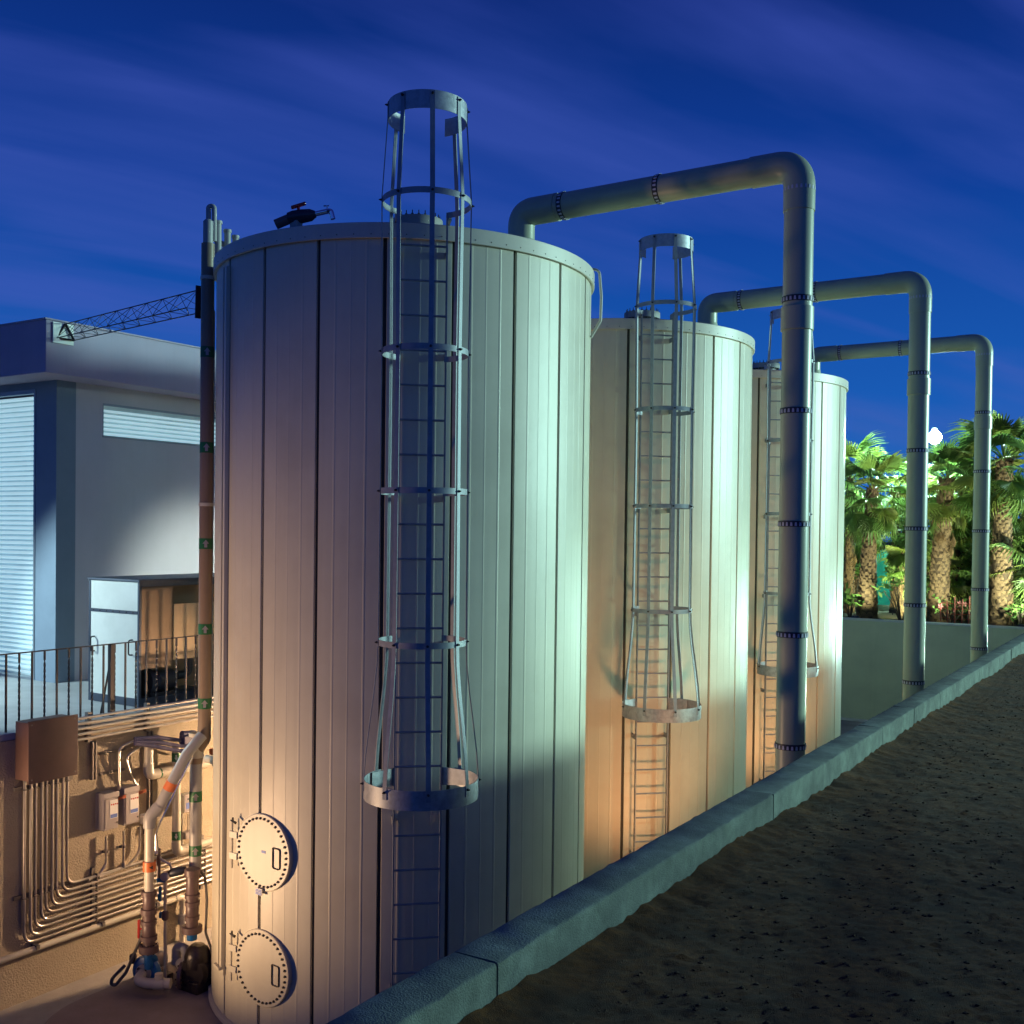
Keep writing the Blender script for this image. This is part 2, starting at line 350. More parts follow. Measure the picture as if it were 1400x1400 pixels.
# retaining wall under the deck
rw = thing('retaining_wall', 'rough tan stucco retaining wall below the deck behind the conduits', 'wall', (WX, -2, FZ))
obj('wall_body', MB().box(WX-.18, WX, -14, EW, -.4, DZ-.002), 'stucco', rw)
obj('edge_kerb', MB().box(WX-.17, WX-.012, -14, EW-.01, DZ-.001, DZ+.07), 'deck', rw, bevel=.008)

# ------------------------------------------------------------------ building on the deck
FX, SOF, FAX, FAY, FAZ = -6.06, 6.76, -5.55, -.51, 7.45
bd = thing('plant_building', 'pale grey flat roofed building with lit blinds behind the deck railing', 'building', (FX, 0, DZ))
WY0, WY1, WZ0, WZ1 = .73, 4.2, 6.06, 6.52
b = MB(); x0 = FX-.3
b.box(x0, FX, .002, WY0, DZ, SOF); b.box(x0, FX, WY0, WY1, DZ, WZ0); b.box(x0, FX, WY0, WY1, WZ1, SOF); b.box(x0, FX, WY1, 16, DZ, SOF)
obj('long_wall', b, 'bwall', bd)
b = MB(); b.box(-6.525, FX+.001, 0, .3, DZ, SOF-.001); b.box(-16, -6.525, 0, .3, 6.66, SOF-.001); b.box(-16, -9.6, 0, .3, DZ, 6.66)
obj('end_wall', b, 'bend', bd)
b = MB(); b.box(-17, FAX, FAY, 17, SOF, FAZ); obj('roof_slab', b, 'fascia', bd, bevel=.01)
obj('roof_capping', MB().box(-17.02, FAX+.015, FAY-.015, 17, FAZ, FAZ+.02), 'fascia', bd)
# long wall window
wn = obj('window', MB().box(FX-.04, FX+.012, WY0, WY1, WZ0-.03, WZ0).box(FX-.04, FX-.004, WY0, WY1, WZ1-.03, WZ1).box(FX-.04, FX-.004, WY0, WY0+.02, WZ0, WZ1-.03), 'wframe', bd)
for k in range(6):
    z = WZ0+.035+k*.066
    a = R_(58); sl = MB().obox((FX-.12, (WY0+WY1)/2, z), (.023*math.cos(a), 0, -.023*math.sin(a)), (0, (WY1-WY0)/2-.01, 0), (.0012*math.sin(a), 0, .0012*math.cos(a)))
    obj('blind_slat', sl, 'slat', wn)
obj('interior', MB().box(FX-.29, FX-.2, WY0, WY1, WZ0, WZ1), 'inside', wn)
# tall blind on the end wall
ws = obj('shuttered_opening', MB().box(-6.56, -6.526, -.012, .06, DZ, 6.66).box(-9.6, -6.56, -.01, .06, 6.6, 6.66).box(-9.6, -6.56, -.02, .1, DZ, DZ+.035), 'wframe', bd)
sl = MB().obox((0, 0, 0), (1.52, 0, 0), (0, .027*math.cos(R_(50)), -.027*math.sin(R_(50))), (0, .0015*math.sin(R_(50)), .0015*math.cos(R_(50))))
me = mesh(sl)
for k in range(56):
    obj('blind_slat', me, 'slat', ws, loc=(-8.08, .12, DZ+.08+k*.0705), rot=(random.gauss(0, .015), random.gauss(0, .0012), 0))
obj('interior', MB().box(-9.6, -6.53, .22, .28, DZ, 6.6), 'inside', ws)

# ------------------------------------------------------------------ deck railing
rl = thing('deck_railing', 'dark iron railing with twisted balusters along the deck edge', 'railing', (-3.0, -2, DZ))
RT = 3.462; RX = -2.99
obj('top_rail', MB().box(RX-.016, RX+.016, -9, 3.2, RT-.006, RT+.006), 'iron', rl, bevel=.002)
def twisted(n=26):
    b = MB(); h = .0085; vs = []
    for i in range(n+1):
        z = DZ+.07+(RT-.006-DZ-.07)*i/n; u = i/n
        a = 0 if u < .12 or u > .88 else (u-.12)/.76*PI*5
        for q in range(4): t = a+PI/4+q*PI/2; vs.append((h*1.414*math.cos(t), h*1.414*math.sin(t), z))
    b.add(vs, [(i*4+q, i*4+(q+1) % 4, (i+1)*4+(q+1) % 4, (i+1)*4+q) for i in range(n) for q in range(4)]); return b
mtw = mesh(twisted(), 0); mpl = mesh(MB().box(-.0085, .0085, -.0085, .0085, DZ+.07, RT-.006), 0)
k = 0; y = -2.645-.1425*42
while y < 3.1:
    obj('baluster', mtw if k % 2 else mpl, 'iron', rl, loc=(RX+3.0, y+2, -DZ)); k += 1; y += .1425
py = onX(152, 900, RX)[1]
for yy in (py, py+2.4, py-2.4, py-4.8):
    po = obj('post', MB().box(RX-.025, RX+.025, yy-.025, yy+.025, DZ+.07, RT-.006), 'iron', rl)
    obj('brace', MB().tube([(RX-.01, yy+.03, RT-.03), (RX-.32, yy+.1, DZ+.005)], .012, 6), 'iron', po, loc=(0, 0, 0))

# ------------------------------------------------------------------ skid enclosure on the deck
BX0, BX1, BY0, BY1, BZ1 = -4.48, -3.52, -.62, 1.55, 4.13
sk = thing('skid_enclosure', 'white ended equipment crate with dark frame standing on the deck behind the railing', 'enclosure', (-4, -.6, DZ))
fr = MB(); t = .035
for x in (BX0, BX1-t):
    for y in (BY0, BY1-t): fr.box(x, x+t, y, y+t, DZ+.1, BZ1-.03)
fr.box(BX0, BX1, BY0, BY0+.05, DZ, DZ+.1); fr.box(BX0, BX1, BY1-.05, BY1, DZ, DZ+.1)
fr.box(BX1-.05, BX1, BY0+.05, BY1-.05, DZ, DZ+.1); fr.box(BX0, BX0+.05, BY0+.05, BY1-.05, DZ, DZ+.1)
fr.box(BX1-t, BX1, BY0+t, BY1-t, BZ1-.09, BZ1-.03); fr.box(BX0, BX0+t, BY0+t, BY1-t, BZ1-.09, BZ1-.03)
obj('frame', fr, 'boxframe', sk, bevel=.003)
obj('lid', MB().box(BX0-.015, BX1+.015, BY0-.015, BY1+.015, BZ1-.03, BZ1), 'boxframe', sk, bevel=.005)
obj('floor_board', MB().box(BX0+.05, BX1-.05, BY0+.05, BY1-.05, DZ+.06, DZ+.1), 'machine', sk)
ep = obj('end_panel', MB().box(BX0+t, BX1-t, BY0+.006, BY0+.02, DZ+.1, BZ1-.42), 'boxwhite', sk)
obj('end_panel', MB().box(BX0+t, BX1-t, BY0+.006, BY0+.02, BZ1-.38, BZ1-.035), 'boxwhite', sk)
obj('hinge_rail', MB().box(BX0+t, BX1-t, BY0-.004, BY0+.02, BZ1-.419, BZ1-.381), 'boxframe', sk)
for xx in (BX0+.11, BX1-.13):
    obj('handle', MB().tube(fillet([(xx, BY0+.01, 3.40), (xx, BY0-.05, 3.40), (xx, BY0-.05, 3.22), (xx, BY0+.01, 3.22)], .03), .009, 8), 'iron', ep, loc=(0, 0, 0))
for k_ in range(7): obj('rivet', MB().lathe([(0, .008), (.008, .006), (.010, 0)], 8, (BX0+.1+k_*.125, BY0-.004, BZ1-.4), axis=(0, -1, 0)), 'iron', sk)
obj('back_panel', MB().box(BX0+.004, BX0+.02, BY0+.04, BY1-.04, DZ+.1, BZ1-.1), 'boxside', sk)
obj('side_board', MB().box(BX1-.022, BX1-.008, BY0+.04, -.12, DZ+.45, BZ1-.1), 'boxside', sk)
obj('side_board', MB().box(BX1-.024, BX1-.01, -.1, .55, DZ+.52, BZ1-.32), 'boxtan', sk)
obj('side_board', MB().box(BX1-.3, BX1-.286, BY0+.04, BY1-.04, DZ+.1, BZ1-.1), 'boxside', sk)
mc = thing('blower_motor', 'dark blower motor inside the equipment crate on the deck', 'motor', (-3.65, -.1, DZ+.1))
obj('casing', MB().lathe([(0, -.16), (.09, -.16), (.13, -.12), (.13, .12), (.09, .16), (0, .16)], 20, (-3.66, -.16, DZ+.27), axis=(0, 1, 0)), 'machine', mc)
obj('fan_cowl', MB().lathe([(0, -.04), (.15, -.04), (.17, 0), (.12, .05), (0, .05)], 20, (-3.66, -.38, DZ+.27), axis=(0, 1, 0)), 'machine', mc)
obj('outlet', MB().tube(fillet([(-3.66, .05, DZ+.3), (-3.66, .25, DZ+.3), (-3.66, .25, DZ+.55)], .08), .05, 12), 'machine', mc)
obj('base_plate', MB().box(-3.78, -3.55, -.42, .3, DZ+.1, DZ+.14), 'machine', mc)

# ------------------------------------------------------------------ tanks
def tank_panel():
    da = 18; prof = [(.46, TR-.026), (.52, TR-.004), (.6, TR)]
    for c, w, h in ((4.9, .36, .0017), (9.1, .24, .0009), (13.3, .36, .0017)):
        prof += [(c-w-1.6, TR), (c-w, TR), (c-w*.45, TR+h), (c+w*.45, TR+h), (c+w, TR), (c+w+1.4, TR)]
    prof += [(da-.6, TR), (da-.52, TR-.004), (da-.46, TR-.026)]
    b = MB(); zs = [.06, 7.36]; vs = []
    for a, r in prof:
        for z in zs: vs.append((r*math.cos(R_(a)), r*math.sin(R_(a)), z))
    b.add(vs, [(i*2, i*2+2, i*2+3, i*2+1) for i in range(len(prof)-1)]); return b
mpanel = mesh(tank_panel(), 5)
G_T = 'cream storage tanks in the yard'
tk = thing('storage_tank', 'nearest and largest cream ribbed storage tank with two round manway covers', 'tank', (0, 0, 0), G_T)
obj('inner_shell', MB().lathe([(TR-.028, .0), (TR-.028, 7.4)], 96), 'joint', tk)
obj('base_ring', MB().lathe([(TR+.03, 0), (TR+.03, .05), (TR-.03, .06)], 96), 'rim', tk)
for k in range(20): obj('cladding_panel', mpanel, 'tank', tk, loc=(0, 0, 0), rot=(0, 0, R_(-3.5+18*k)))
rm = obj('roof_rim', MB().lathe([(TR-.02, ZRIM0+.012), (TR+.028, ZRIM0), (TR+.034, ZRIM0+.004), (TR+.034, ZRIM1-.006), (TR+.026, ZRIM1), (TR-.08, ZRIM1+.004)], 128), 'rim', tk)
b = MB()
for k in range(80):
    a = R_(4.5*k+2); b.lathe([(.0055, 0), (.0045, .004), (0, .005)], 6, ((TR+.033)*math.cos(a), (TR+.033)*math.sin(a), ZRIM0+.035), axis=(math.cos(a), math.sin(a), 0))
stuff(obj('rim_screws', b, 'bolt', rm, loc=(0, 0, 0)))
rf = obj('roof', MB().lathe([(TR-.07, ZRIM1), (1., ZRIM1+.05), (0, ZRIM1+.075)], 64), 'roof', tk)
# roof manway near the ladder
fx, fy = .95, -1.06
b = MB().lathe([(.17, 7.48), (.17, 7.56), (.235, 7.56), (.235, 7.60), (.235, 7.605), (.235, 7.64), (0, 7.645)], 36, (fx, fy, 0))
rmw = obj('roof_manway', b, 'roof', tk)
b = MB()
for k in range(22):
    a = 2*PI*k/22; b.lathe([(.012, 7.545), (.012, 7.655), (.005, 7.656), (.005, 7.685), (0, 7.687)], 6, (fx+.207*math.cos(a), fy+.207*math.sin(a), 0))
stuff(obj('manway_bolts', b, 'bolt', rmw, loc=(0, 0, 0)))
tanks = [tk]
for i, lb in ((1, 'middle cream ribbed storage tank lit orange on its left and white on its right'), (2, 'farthest cream ribbed storage tank standing beside the palm garden')):
    tanks.append(dup(tk, (0, TS*i, 0), lb))
# extras only the near tank shows
def frame_at(a, r):
    e = np.array([math.cos(a), math.sin(a), 0]); t_ = np.array([-math.sin(a), math.cos(a), 0]); return e*r, e, t_
MA = R_(-92.)
for idx, (zc_, lab) in enumerate(((1.785, None), (.715, None))):
    c, e, t_ = frame_at(MA, 0); r = .355
    mw = obj('manway_cover', MB().lathe([(r-.03, 1.86), (r-.03, 1.90), (r, 1.905), (r, 1.93), (r, 1.962), (r-.006, 1.966), (0, 1.966)], 64, (0, 0, zc_), axis=tuple(e)), 'tank', tk)
    b = MB()
    for k in range(38):
        a = 2*PI*k/38; p = e*1.965+t_*(r-.042)*math.cos(a)+np.array([0, 0, zc_+(r-.042)*math.sin(a)])
        b.lathe([(.0125, 0), (.0125, .006), (.009, .016), (0, .017)], 6, p, axis=tuple(e))
    stuff(obj('cover_bolts', b, 'bolt', mw, loc=(0, 0, 0)))
    hp = [e*(2.034+q[2])+t_*q[0]+np.array([0, 0, zc_+q[1]]) for q in ((.17, .06, 0), (.17, .06, .045), (.17, -.10, .045), (.17, -.10, 0))]
    hp = [e*2.034+t_*.14+np.array([0, 0, zc_+.05]), e*2.07+t_*.14+np.array([0, 0, zc_+.05]), e*2.07+t_*.245+np.array([0, 0, zc_+.05]), e*2.034+t_*.245+np.array([0, 0, zc_+.05])]
    lp = [e*1.972+t_*x+np.array([0, 0, zc_+z]) for x, z in ((.145, .07), (.235, .07), (.235, -.115), (.145, -.115), (.145, .07))]
    obj('handle', MB().tube(fillet(lp, .02, 4), .006, 8), 'bolt', mw, loc=(0, 0, 0))
    hg = [e*1.96-t_*(r+.06)+np.array([0, 0, zc_+z]) for z in (-.22, .22)]
    hb = MB().tube(hg, .010, 8); c2 = e*1.97-t_*(r+.03)
    hb.obox(c2+np.array([0, 0, zc_+.1]), t_*.05, e*.008, (0, 0, .03)); hb.obox(c2+np.array([0, 0, zc_-.1]), t_*.05, e*.008, (0, 0, .03))
    obj('hinge', hb, 'tank', mw, loc=(0, 0, 0))
    dv = e*1.98-t_*(r+.06)+np.array([0, 0, zc_+.235]); obj('davit_bolt', MB().tube([dv, dv+t_*.07+np.array([0, 0, -.015])], [.006, .014], 8).tube([dv+t_*.03, dv+t_*.03+np.array([0, 0, .03])], .009, 6), 'bolt', mw, loc=(0, 0, 0))
    if idx == 0:
        obj('tag_plate', MB().obox(e*1.9675+np.array([0, 0, zc_+.01])+t_*.02, t_*.028, e*.001, (0, 0, .012)), 'bluelab', mw, loc=(0, 0, 0))
        obj('notice_plate', MB().obox(e*1.985+np.array([0, 0, zc_-r-.005])-t_*.02, t_*.045, e*.003, (0, 0, .03)), 'white', mw, loc=(0, 0, 0))
        b = MB()
        for q in range(4): b.obox(e*1.9895+np.array([0, 0, zc_-r+.012-q*.013])-t_*.02, t_*.038, e*.001, (0, 0, .004))
        obj('notice_print', b, 'bluelab', mw, loc=(0, 0, 0))
# vertical cable cover on the left flank
p = onT(304, 900, TR+.03); ca = math.atan2(p[1], p[0])
for da_ in (-1.15, 1.1):
    c, e, t_ = frame_at(ca+R_(da_), TR+.022)
    obj('cable_cover', MB().obox(c+np.array([0, 0, 3.9]), e*.022, t_*.024, (0, 0, 3.36)), 'tank', tk, bevel=.006)
c, e, t_ = frame_at(ca, TR+.035); obj('cable_bracket', MB().obox(c+np.array([0, 0, .53]), e*.035, t_*.075, (0, 0, .012)).obox(c+np.array([0, 0, .50])-e*.02, e*.008, t_*.07, (0, 0, .04)), 'tank', tk)
# thin drain pipe bent round the rim on the right flank
p = onT(803, 440, TR+.01); da = math.atan2(p[1], p[0])+R_(7)
pts = [np.array([r*math.cos(da), r*math.sin(da), z]) for r, z in ((1.9, 7.50), (2.04, 7.47), (2.065, 7.2), (2.06, 6.95), (1.96, 6.78))]
obj('drain_pipe', MB().tube(fillet(pts, .06), .014, 8), 'rim', tk)

# ------------------------------------------------------------------ caged ladders
LA = R_(-48.0); le = np.array([math.cos(LA), math.sin(LA), 0]); lt = np.array([-math.sin(LA), math.cos(LA), 0]); Zv = np.array([0, 0, 1.])
ld = thing('caged_ladder', 'caged steel ladder on the nearest tank, largest and standing highest', 'ladder', (float(le[0]*2.1), float(le[1]*2.1), 0), 'caged ladders')
for s in (-1, 1):
    obj('rail', MB().obox(le*2.1+lt*s*.205+Zv*3.9, le*.028, lt*.006, Zv*3.62), 'galv', ld)
for k in range(24):
    z = .275+.3027*k
    obj('rung', MB().tube([le*2.1-lt*.2+Zv*z, le*2.1+lt*.2+Zv*z], .0105, 8), 'galv', ld)
for z in (.7, 2.2, 3.75, 5.05, 6.3, 7.2):
    for s in (-1, 1): obj('standoff', MB().obox(le*2.02+lt*s*.213+Zv*z, le*.085, lt*.003, Zv*.03), 'galv', ld)
def hoop(rc, r, z, h, a0=150, n=40, th=.004):
    b = MB(); vs = []
    for j in range(n+1):
        a = R_(-a0+2*a0*j/n)
        for rr, zz in ((r, z-h/2), (r+th, z-h/2), (r+th, z+h/2), (r, z+h/2)): vs.append(le*(rc+rr*math.cos(a))+lt*(rr*math.sin(a))+Zv*zz)
    fs = [(j*4+q, (j+1)*4+q, (j+1)*4+(q+1) % 4, j*4+(q+1) % 4) for j in range(n) for q in range(4)]
    fs += [(3, 2, 1, 0), (n*4, n*4+1, n*4+2, n*4+3)]
    return b.add(vs, fs)
HO = [(2.41, .325, 8.255, .15, 148), (2.43, .368, 7.505, .05, 148), (2.43, .357, 6.253, .05, 148), (2.43, .36, 5.089, .05, 148), (2.43, .365, 3.825, .05, 148), (2.49, .475, 2.61, .16, 138)]
for rc, r, z, h, a0 in HO: obj('hoop', hoop(rc, r, z, h, a0), 'galv_band' if h > .1 else 'galv', ld, sharp=35)
SA = [-131, -87, -42, 2, 46, 90, 131]
for a in SA:
    ar = R_(a); ca_, sa_ = math.cos(ar), math.sin(ar)
    kp = [(HO[0][0], HO[0][1], 8.325), (HO[0][0], HO[0][1], 8.19), (HO[1][0], HO[1][1], 7.53), (HO[2][0], HO[2][1], 6.25), (HO[3][0], HO[3][1], 5.09), (HO[4][0], HO[4][1], 3.83)]
    for u in (.15, .35, .55, .75, .9, 1.): s_ = u*u*(3-2*u); kp.append((2.43+.06*s_, .365+.11*s_, 3.83-(3.83-2.60)*u))
    b = MB(); vs = []; w, th = .02, .003
    er = le*ca_+lt*sa_; et = -le*sa_+lt*ca_
    for rc, r, z in kp:
        c = le*rc+er*(r+.0075)+Zv*z
        for q, s_ in ((-w, -th), (w, -th), (w, th), (-w, th)): vs.append(c+et*q+er*s_)
    n = len(kp)-1; b.add(vs, [(j*4+q, j*4+(q+1) % 4, (j+1)*4+(q+1) % 4, (j+1)*4+q) for j in range(n) for q in range(4)]+[(0, 1, 2, 3), (n*4+3, n*4+2, n*4+1, n*4)])
    st = obj('strap', b, 'galv', ld, sharp=50)
    b = MB()
    for (rc, r, z, h, a0) in HO:
        c = le*rc+er*(r+.011)+Zv*(z+(h*.3 if h > .1 else 0)); b.lathe([(.011, 0), (.011, .010), (.006, .011), (.006, .022), (0, .023)], 6, c, axis=tuple(er))
    stuff(obj('strap_bolts', b, 'bolt', st, loc=[-q for q in (0, 0, 0)]))
for s in (-1, 1):  # grab brackets where the ladder meets the roof, and foot gussets of the flared hoop
    obj('roof_bracket', MB().obox(le*2.02+lt*s*.23+Zv*7.5, le*.1, lt*.012, Zv*.035), 'galv', ld)
    obj('gusset', MB().add([le*2.1+lt*s*.21+Zv*2.69, le*2.1+lt*s*.21+Zv*2.53, le*2.26+lt*s*.40+Zv*2.56, le*2.26+lt*s*.40+Zv*2.69,
                            le*2.11+lt*s*.21+Zv*2.69, le*2.11+lt*s*.21+Zv*2.53, le*2.27+lt*s*.40+Zv*2.56, le*2.27+lt*s*.40+Zv*2.69],
                           [(0, 1, 2, 3), (7, 6, 5, 4), (0, 4, 5, 1), (1, 5, 6, 2), (2, 6, 7, 3), (3, 7, 4, 0)]), 'galv_band', ld)
dup(ld, (0, TS, 0), 'caged steel ladder on the middle tank with warm shadows beside it')
dup(ld, (0, 2*TS, 0), 'smallest caged ladder, on the farthest tank and partly hidden by the nearest riser pipe')

# ------------------------------------------------------------------ vent pipes from roof to ground
PR = .125; ZA = EYE+3.27-PR; RXP = 4.218; XB = float(onY(713, 300, 0)[0])
vp = thing('vent_pipe', 'thick grey vent pipe arching from the nearest tank roof, tallest of three', 'pipe', (RXP, 0, 0), 'vent pipes with ringed joints')
obj('elbow', MB().tube(fillet([(XB, 0, ZRIM1+.16), (XB, 0, ZA), (XB+.42, 0, ZA)], .26, 14), PR+.008, 32), 'pipe', vp)
obj('elbow', MB().tube(fillet([(RXP-.42, 0, ZA), (RXP, 0, ZA), (RXP, 0, ZA-.40)], .24, 14), PR+.008, 32), 'pipe', vp)
obj('roof_collar', MB().lathe([(.2, ZRIM1+.02), (.2, ZRIM1+.05), (PR+.03, ZRIM1+.06), (PR+.012, ZRIM1+.18), (PR, ZRIM1+.181), (PR, ZRIM1+.1)], 32, (XB, 0, 0)), 'pipe', vp)
obj('pipe_length', MB().tube([(XB+.40, 0, ZA), (RXP-.40, 0, ZA)], PR, 32), 'pipe', vp)
zc1 = [float(onX(1090-(y-257)*.0205, y, RXP)[2]) for y in (257, 408, 561, 716, 868, 1022)]
zz = [ZA-.38]+zc1[1:]+[1.55, .55, .02]
for i in range(len(zz)-1): obj('pipe_length', MB().tube([(RXP, 0, zz[i]-.002), (RXP, 0, zz[i+1]+.002)], PR, 32), 'pipe', vp)
obj('coupling_sleeve', MB().lathe([(PR, 6.50), (PR+.013, 6.505), (PR+.013, 6.70), (PR, 6.705)], 32, (RXP, 0, 0)), 'pipe', vp)
obj('base_flange', MB().lathe([(PR, .10), (.19, .095), (.19, .01), (0, .01)], 32, (RXP, 0, 0)), 'pipe', vp)
def ring(c, ax):
    rg = obj('joint_ring', MB().lathe([(PR-.002, -.026), (PR+.006, -.024), (PR+.006, .024), (PR-.002, .026)], 40, c, axis=ax), 'ringblk', vp)
    e1 = np.array([1., 0, 0]) if abs(ax[2]) > .5 else np.array([0, 1., 0]); ax_ = np.array(ax, float); e2 = np.cross(ax_, e1); b = MB()
    for k in range(22):
        a = 2*PI*k/22; er = e1*math.cos(a)+e2*math.sin(a); et = -e1*math.sin(a)+e2*math.cos(a)
        cc = np.array(c)+er*(PR+.0065)
        b.add([cc+et*q+ax_*w+er*h for q, w in ((-.007, -.012), (.007, -.012), (.010, .019), (-.010, .019)) for h in (-.002, .003)],
              [(0, 2, 4, 6), (1, 7, 5, 3), (0, 1, 3, 2), (2, 3, 5, 4), (4, 5, 7, 6), (6, 7, 1, 0)])
    stuff(obj('ring_teeth', b, 'ringwht', rg, loc=(0, 0, 0), sharp=0))
for z in zc1: ring((RXP, 0, z), (0, 0, -1))
for xp in (772, 902): ring((float(onY(xp, 260, 0)[0]), 0, ZA), (1, 0, 0))
dup(vp, (0, TS, 0), 'grey vent pipe arching from the middle tank roof, second of three')
dup(vp, (0, 2*TS, 0), 'grey vent pipe arching from the farthest tank, smallest and rightmost of three')

# ------------------------------------------------------------------ roof valve with tap on the near tank
def at(x, y, ref): return onD(x, y, ref)
rv0 = onZ(405, 303, 7.56)
vl = thing('roof_valve', 'black pipe valve with red lever and chrome tap on the nearest tank roof', 'valve', rv0)
A = at(377, 301, rv0); B_ = at(425, 294, rv0); C_ = at(447, 289, rv0)
obj('pipe_stub', MB().tube([A+np.array([0, 0, -.04]), A+(B_-A)*.45], .045, 16), 'brownpvc', vl)
obj('valve_body', MB().tube([A+(B_-A)*.35, A+(B_-A)*.5, A+(B_-A)*.75, B_, B_+(C_-B_)*.3], [.05, .062, .062, .055, .03], 16), 'machine', vl)
hd = at(408, 290, rv0); obj('lever', MB().tube([hd, hd+np.array([0, 0, .05])], .015, 8).obox(hd+np.array([0, 0, .06]), rv*.065+uv*.02, fw*.022, uv*.012), 'red', vl, bevel=.004)
tp = [B_+(C_-B_)*.3, C_+np.array([0, 0, .0]), C_+rv*.035+uv*.005, C_+rv*.055-uv*.07]
obj('tap', MB().tube(fillet(tp, .03), .024, 12).tube([C_, C_+uv*.05], .008, 8).tube([C_+uv*.05-rv*.03, C_+uv*.05+rv*.02], .006, 8), 'chrome', vl)
obj('stand', MB().box(rv0[0]-.04, rv0[0]+.04, rv0[1]-.04, rv0[1]+.04, ZRIM1, 7.56), 'roof', vl)
dup(vl, (0, TS, 0), 'black pipe valve mostly hidden on the middle tank roof')

# ------------------------------------------------------------------ riser pipe beside the near tank
RP = np.array([-1.66, -1.36, 0])
def arrow_label(x, y, ref, r, parent, hw=.055, m_='green', up=True, size=1.):
    """a printed flow-direction sleeve round a pipe with a pale arrow"""
    p = onD(x, y, ref); c = np.array([ref[0], ref[1], p[2]])
    s = obj('flow_label', MB().lathe([(r+.0015, -hw), (r+.0025, -hw), (r+.0025, hw), (r+.0015, hw)], 20, c), m_, parent)
    d = CAM-c; d[2] = 0; d /= np.linalg.norm(d); t_ = np.array([-d[1], d[0], 0]); k = size*hw; f = []
    pts = [(-.25, -.7), (.25, -.7), (.25, 0), (.6, 0), (0, .75), (-.6, 0), (-.25, 0)]
    q0 = []
    for a, z in pts:
        th = a*k/r*1.0; q0.append(c+(d*math.cos(th)+t_*math.sin(th))*(r+.0042)+np.array([0, 0, z*k*(1 if up else -1)]))
    obj('flow_arrow', MB().add(q0, [(0, 1, 2, 6), (2, 3, 4), (2, 4, 6), (6, 4, 5)]), 'ebox' if m_ == 'green' else 'bolt', s, loc=(0, 0, 0))
RU = RP+np.array([rv[0], rv[1], 0])*.085
rs = thing('pipe_riser', 'tall brown riser pipe with green arrow labels running up beside the nearest tank', 'pipe', RP)
rr = .063; zt = float(onD(284, 305, RP)[2]); zb = float(onD(267, 1188, RP)[2])
obj('pipe', MB().tube([(RP[0], RP[1], zb), (RP[0], RP[1], 2.45)], rr, 24), 'pvcgrey', rs)
obj('pipe', MB().tube(fillet([(RP[0], RP[1], 2.30), (RP[0], RP[1], 2.42), (RU[0], RU[1], 2.56), (RU[0], RU[1], zt-.25)], .08), rr+.004, 24), 'riserpipe', rs)
obj('pipe_cap', MB().tube([(RU[0], RU[1], zt-.62), (RU[0], RU[1], zt-.02), (RU[0], RU[1], zt+.0)], [rr-.012, rr-.012, rr*.5], 20), 'pvcgrey', rs)
obj('coupling', MB().lathe([(rr, 2.36), (rr+.016, 2.362), (rr+.016, 2.48), (rr, 2.482)], 24, RP), 'pvc', rs)
for y in (484, 613, 743, 859, 960): arrow_label(279-(y-484)*.012, y, RU, rr+.004, rs)
for y in (1087, 1161): arrow_label(267, y, RP, rr, rs)
U1 = onD(286, 300, RP); U2 = onD(296, 300, RP)
obj('vent_loop', MB().tube(fillet([onD(285, 315, RP), onD(285, 282, RP), onD(293, 282, RP), onD(293, 330, RP)], .05), .026, 14), 'pvcgrey', rs)
for i, (x, y0, y1, r) in enumerate(((293, 300, 380, .036), (301, 310, 336, .034), (307, 316, 340, .032))):
    p0, p1 = onD(x, y0, RP+le*0), onD(x, y1, RP)
    b_ = np.array([(i+1)*-.01, (i+1)*.06, 0]); obj('pipe_stub', MB().tube([p0+b_, p0+b_-Zv*.03, p0+b_-Zv*.032, p1+b_], [r*1.25, r*1.25, r, r], 14), 'pvcgrey', rs)
pa, pb = onD(287, 325, RP), onD(312, 333, RP); obj('manifold', MB().tube([pa+np.array([0, .1, -.02]), pb+np.array([-.04, .26, -.03])], .030, 12).tube([pb+np.array([-.04, .26, -.03]), pb+np.array([-.04, .26, -.35])], .03, 10), 'pvcgrey', rs)
for x, y0, y1 in ((290.5, 420, 960), (293.0, 425, 965)):
    obj('side_tube', MB().tube([onD(x, y0, RP), onD(x-4.5, y1, RP)], .010, 8), 'pvcgrey', rs)
for y in (384, 690, 1003):
    c = onD(281-(y-384)*.014, y, RU); RC = RU if y < 900 else RP; e = np.array([RC[0], RC[1], 0]); e = -e/np.linalg.norm(e)
    obj('clamp', MB().lathe([(rr+.004, -.018), (rr+.012, -.018), (rr+.012, .018), (rr+.004, .018)], 20, (RC[0], RC[1], c[2])).obox(np.array([RC[0], RC[1], c[2]])+e*.10, e*.045, np.cross(e, Zv)*.02, Zv*.016), 'tank', rs)

# lattice truss from riser to the building fascia
T0 = np.array([-1.74, -1.29, 7.13]); T1 = np.array([FAX+.03, float(onX(87, 458, FAX)[1]), 7.30])
tr = thing('lattice_truss', 'thin triangular lattice truss bridging from the riser pipe to the building fascia', 'truss', T1)
d = T1-T0; Lt = np.linalg.norm(d); d /= Lt; side = np.cross(d, Zv); side /= np.linalg.norm(side); up_ = np.cross(side, d)
ch = [(0, .125), (-.115, -.075), (.115, -.075)]
cp = lambda k, s: T0+d*s+side*ch[k][0]+up_*ch[k][1]
for k in range(3): obj('chord', MB().tube([cp(k, .05), cp(k, Lt)], .0065, 6), 'iron', tr)
nb = 9
for i in range(nb):
    s0, s1 = .05+(Lt-.05)*i/nb, .05+(Lt-.05)*(i+1)/nb
    b = MB()
    for k in range(3):
        k2 = (k+1) % 3; b.tube([cp(k, s0), cp(k2, s1)], .0032, 5); b.tube([cp(k, s0), cp(k2, s0)], .0032, 5)
    obj('lattice_bay', b, 'iron' if i % 3 else 'galv', tr)
b = MB()
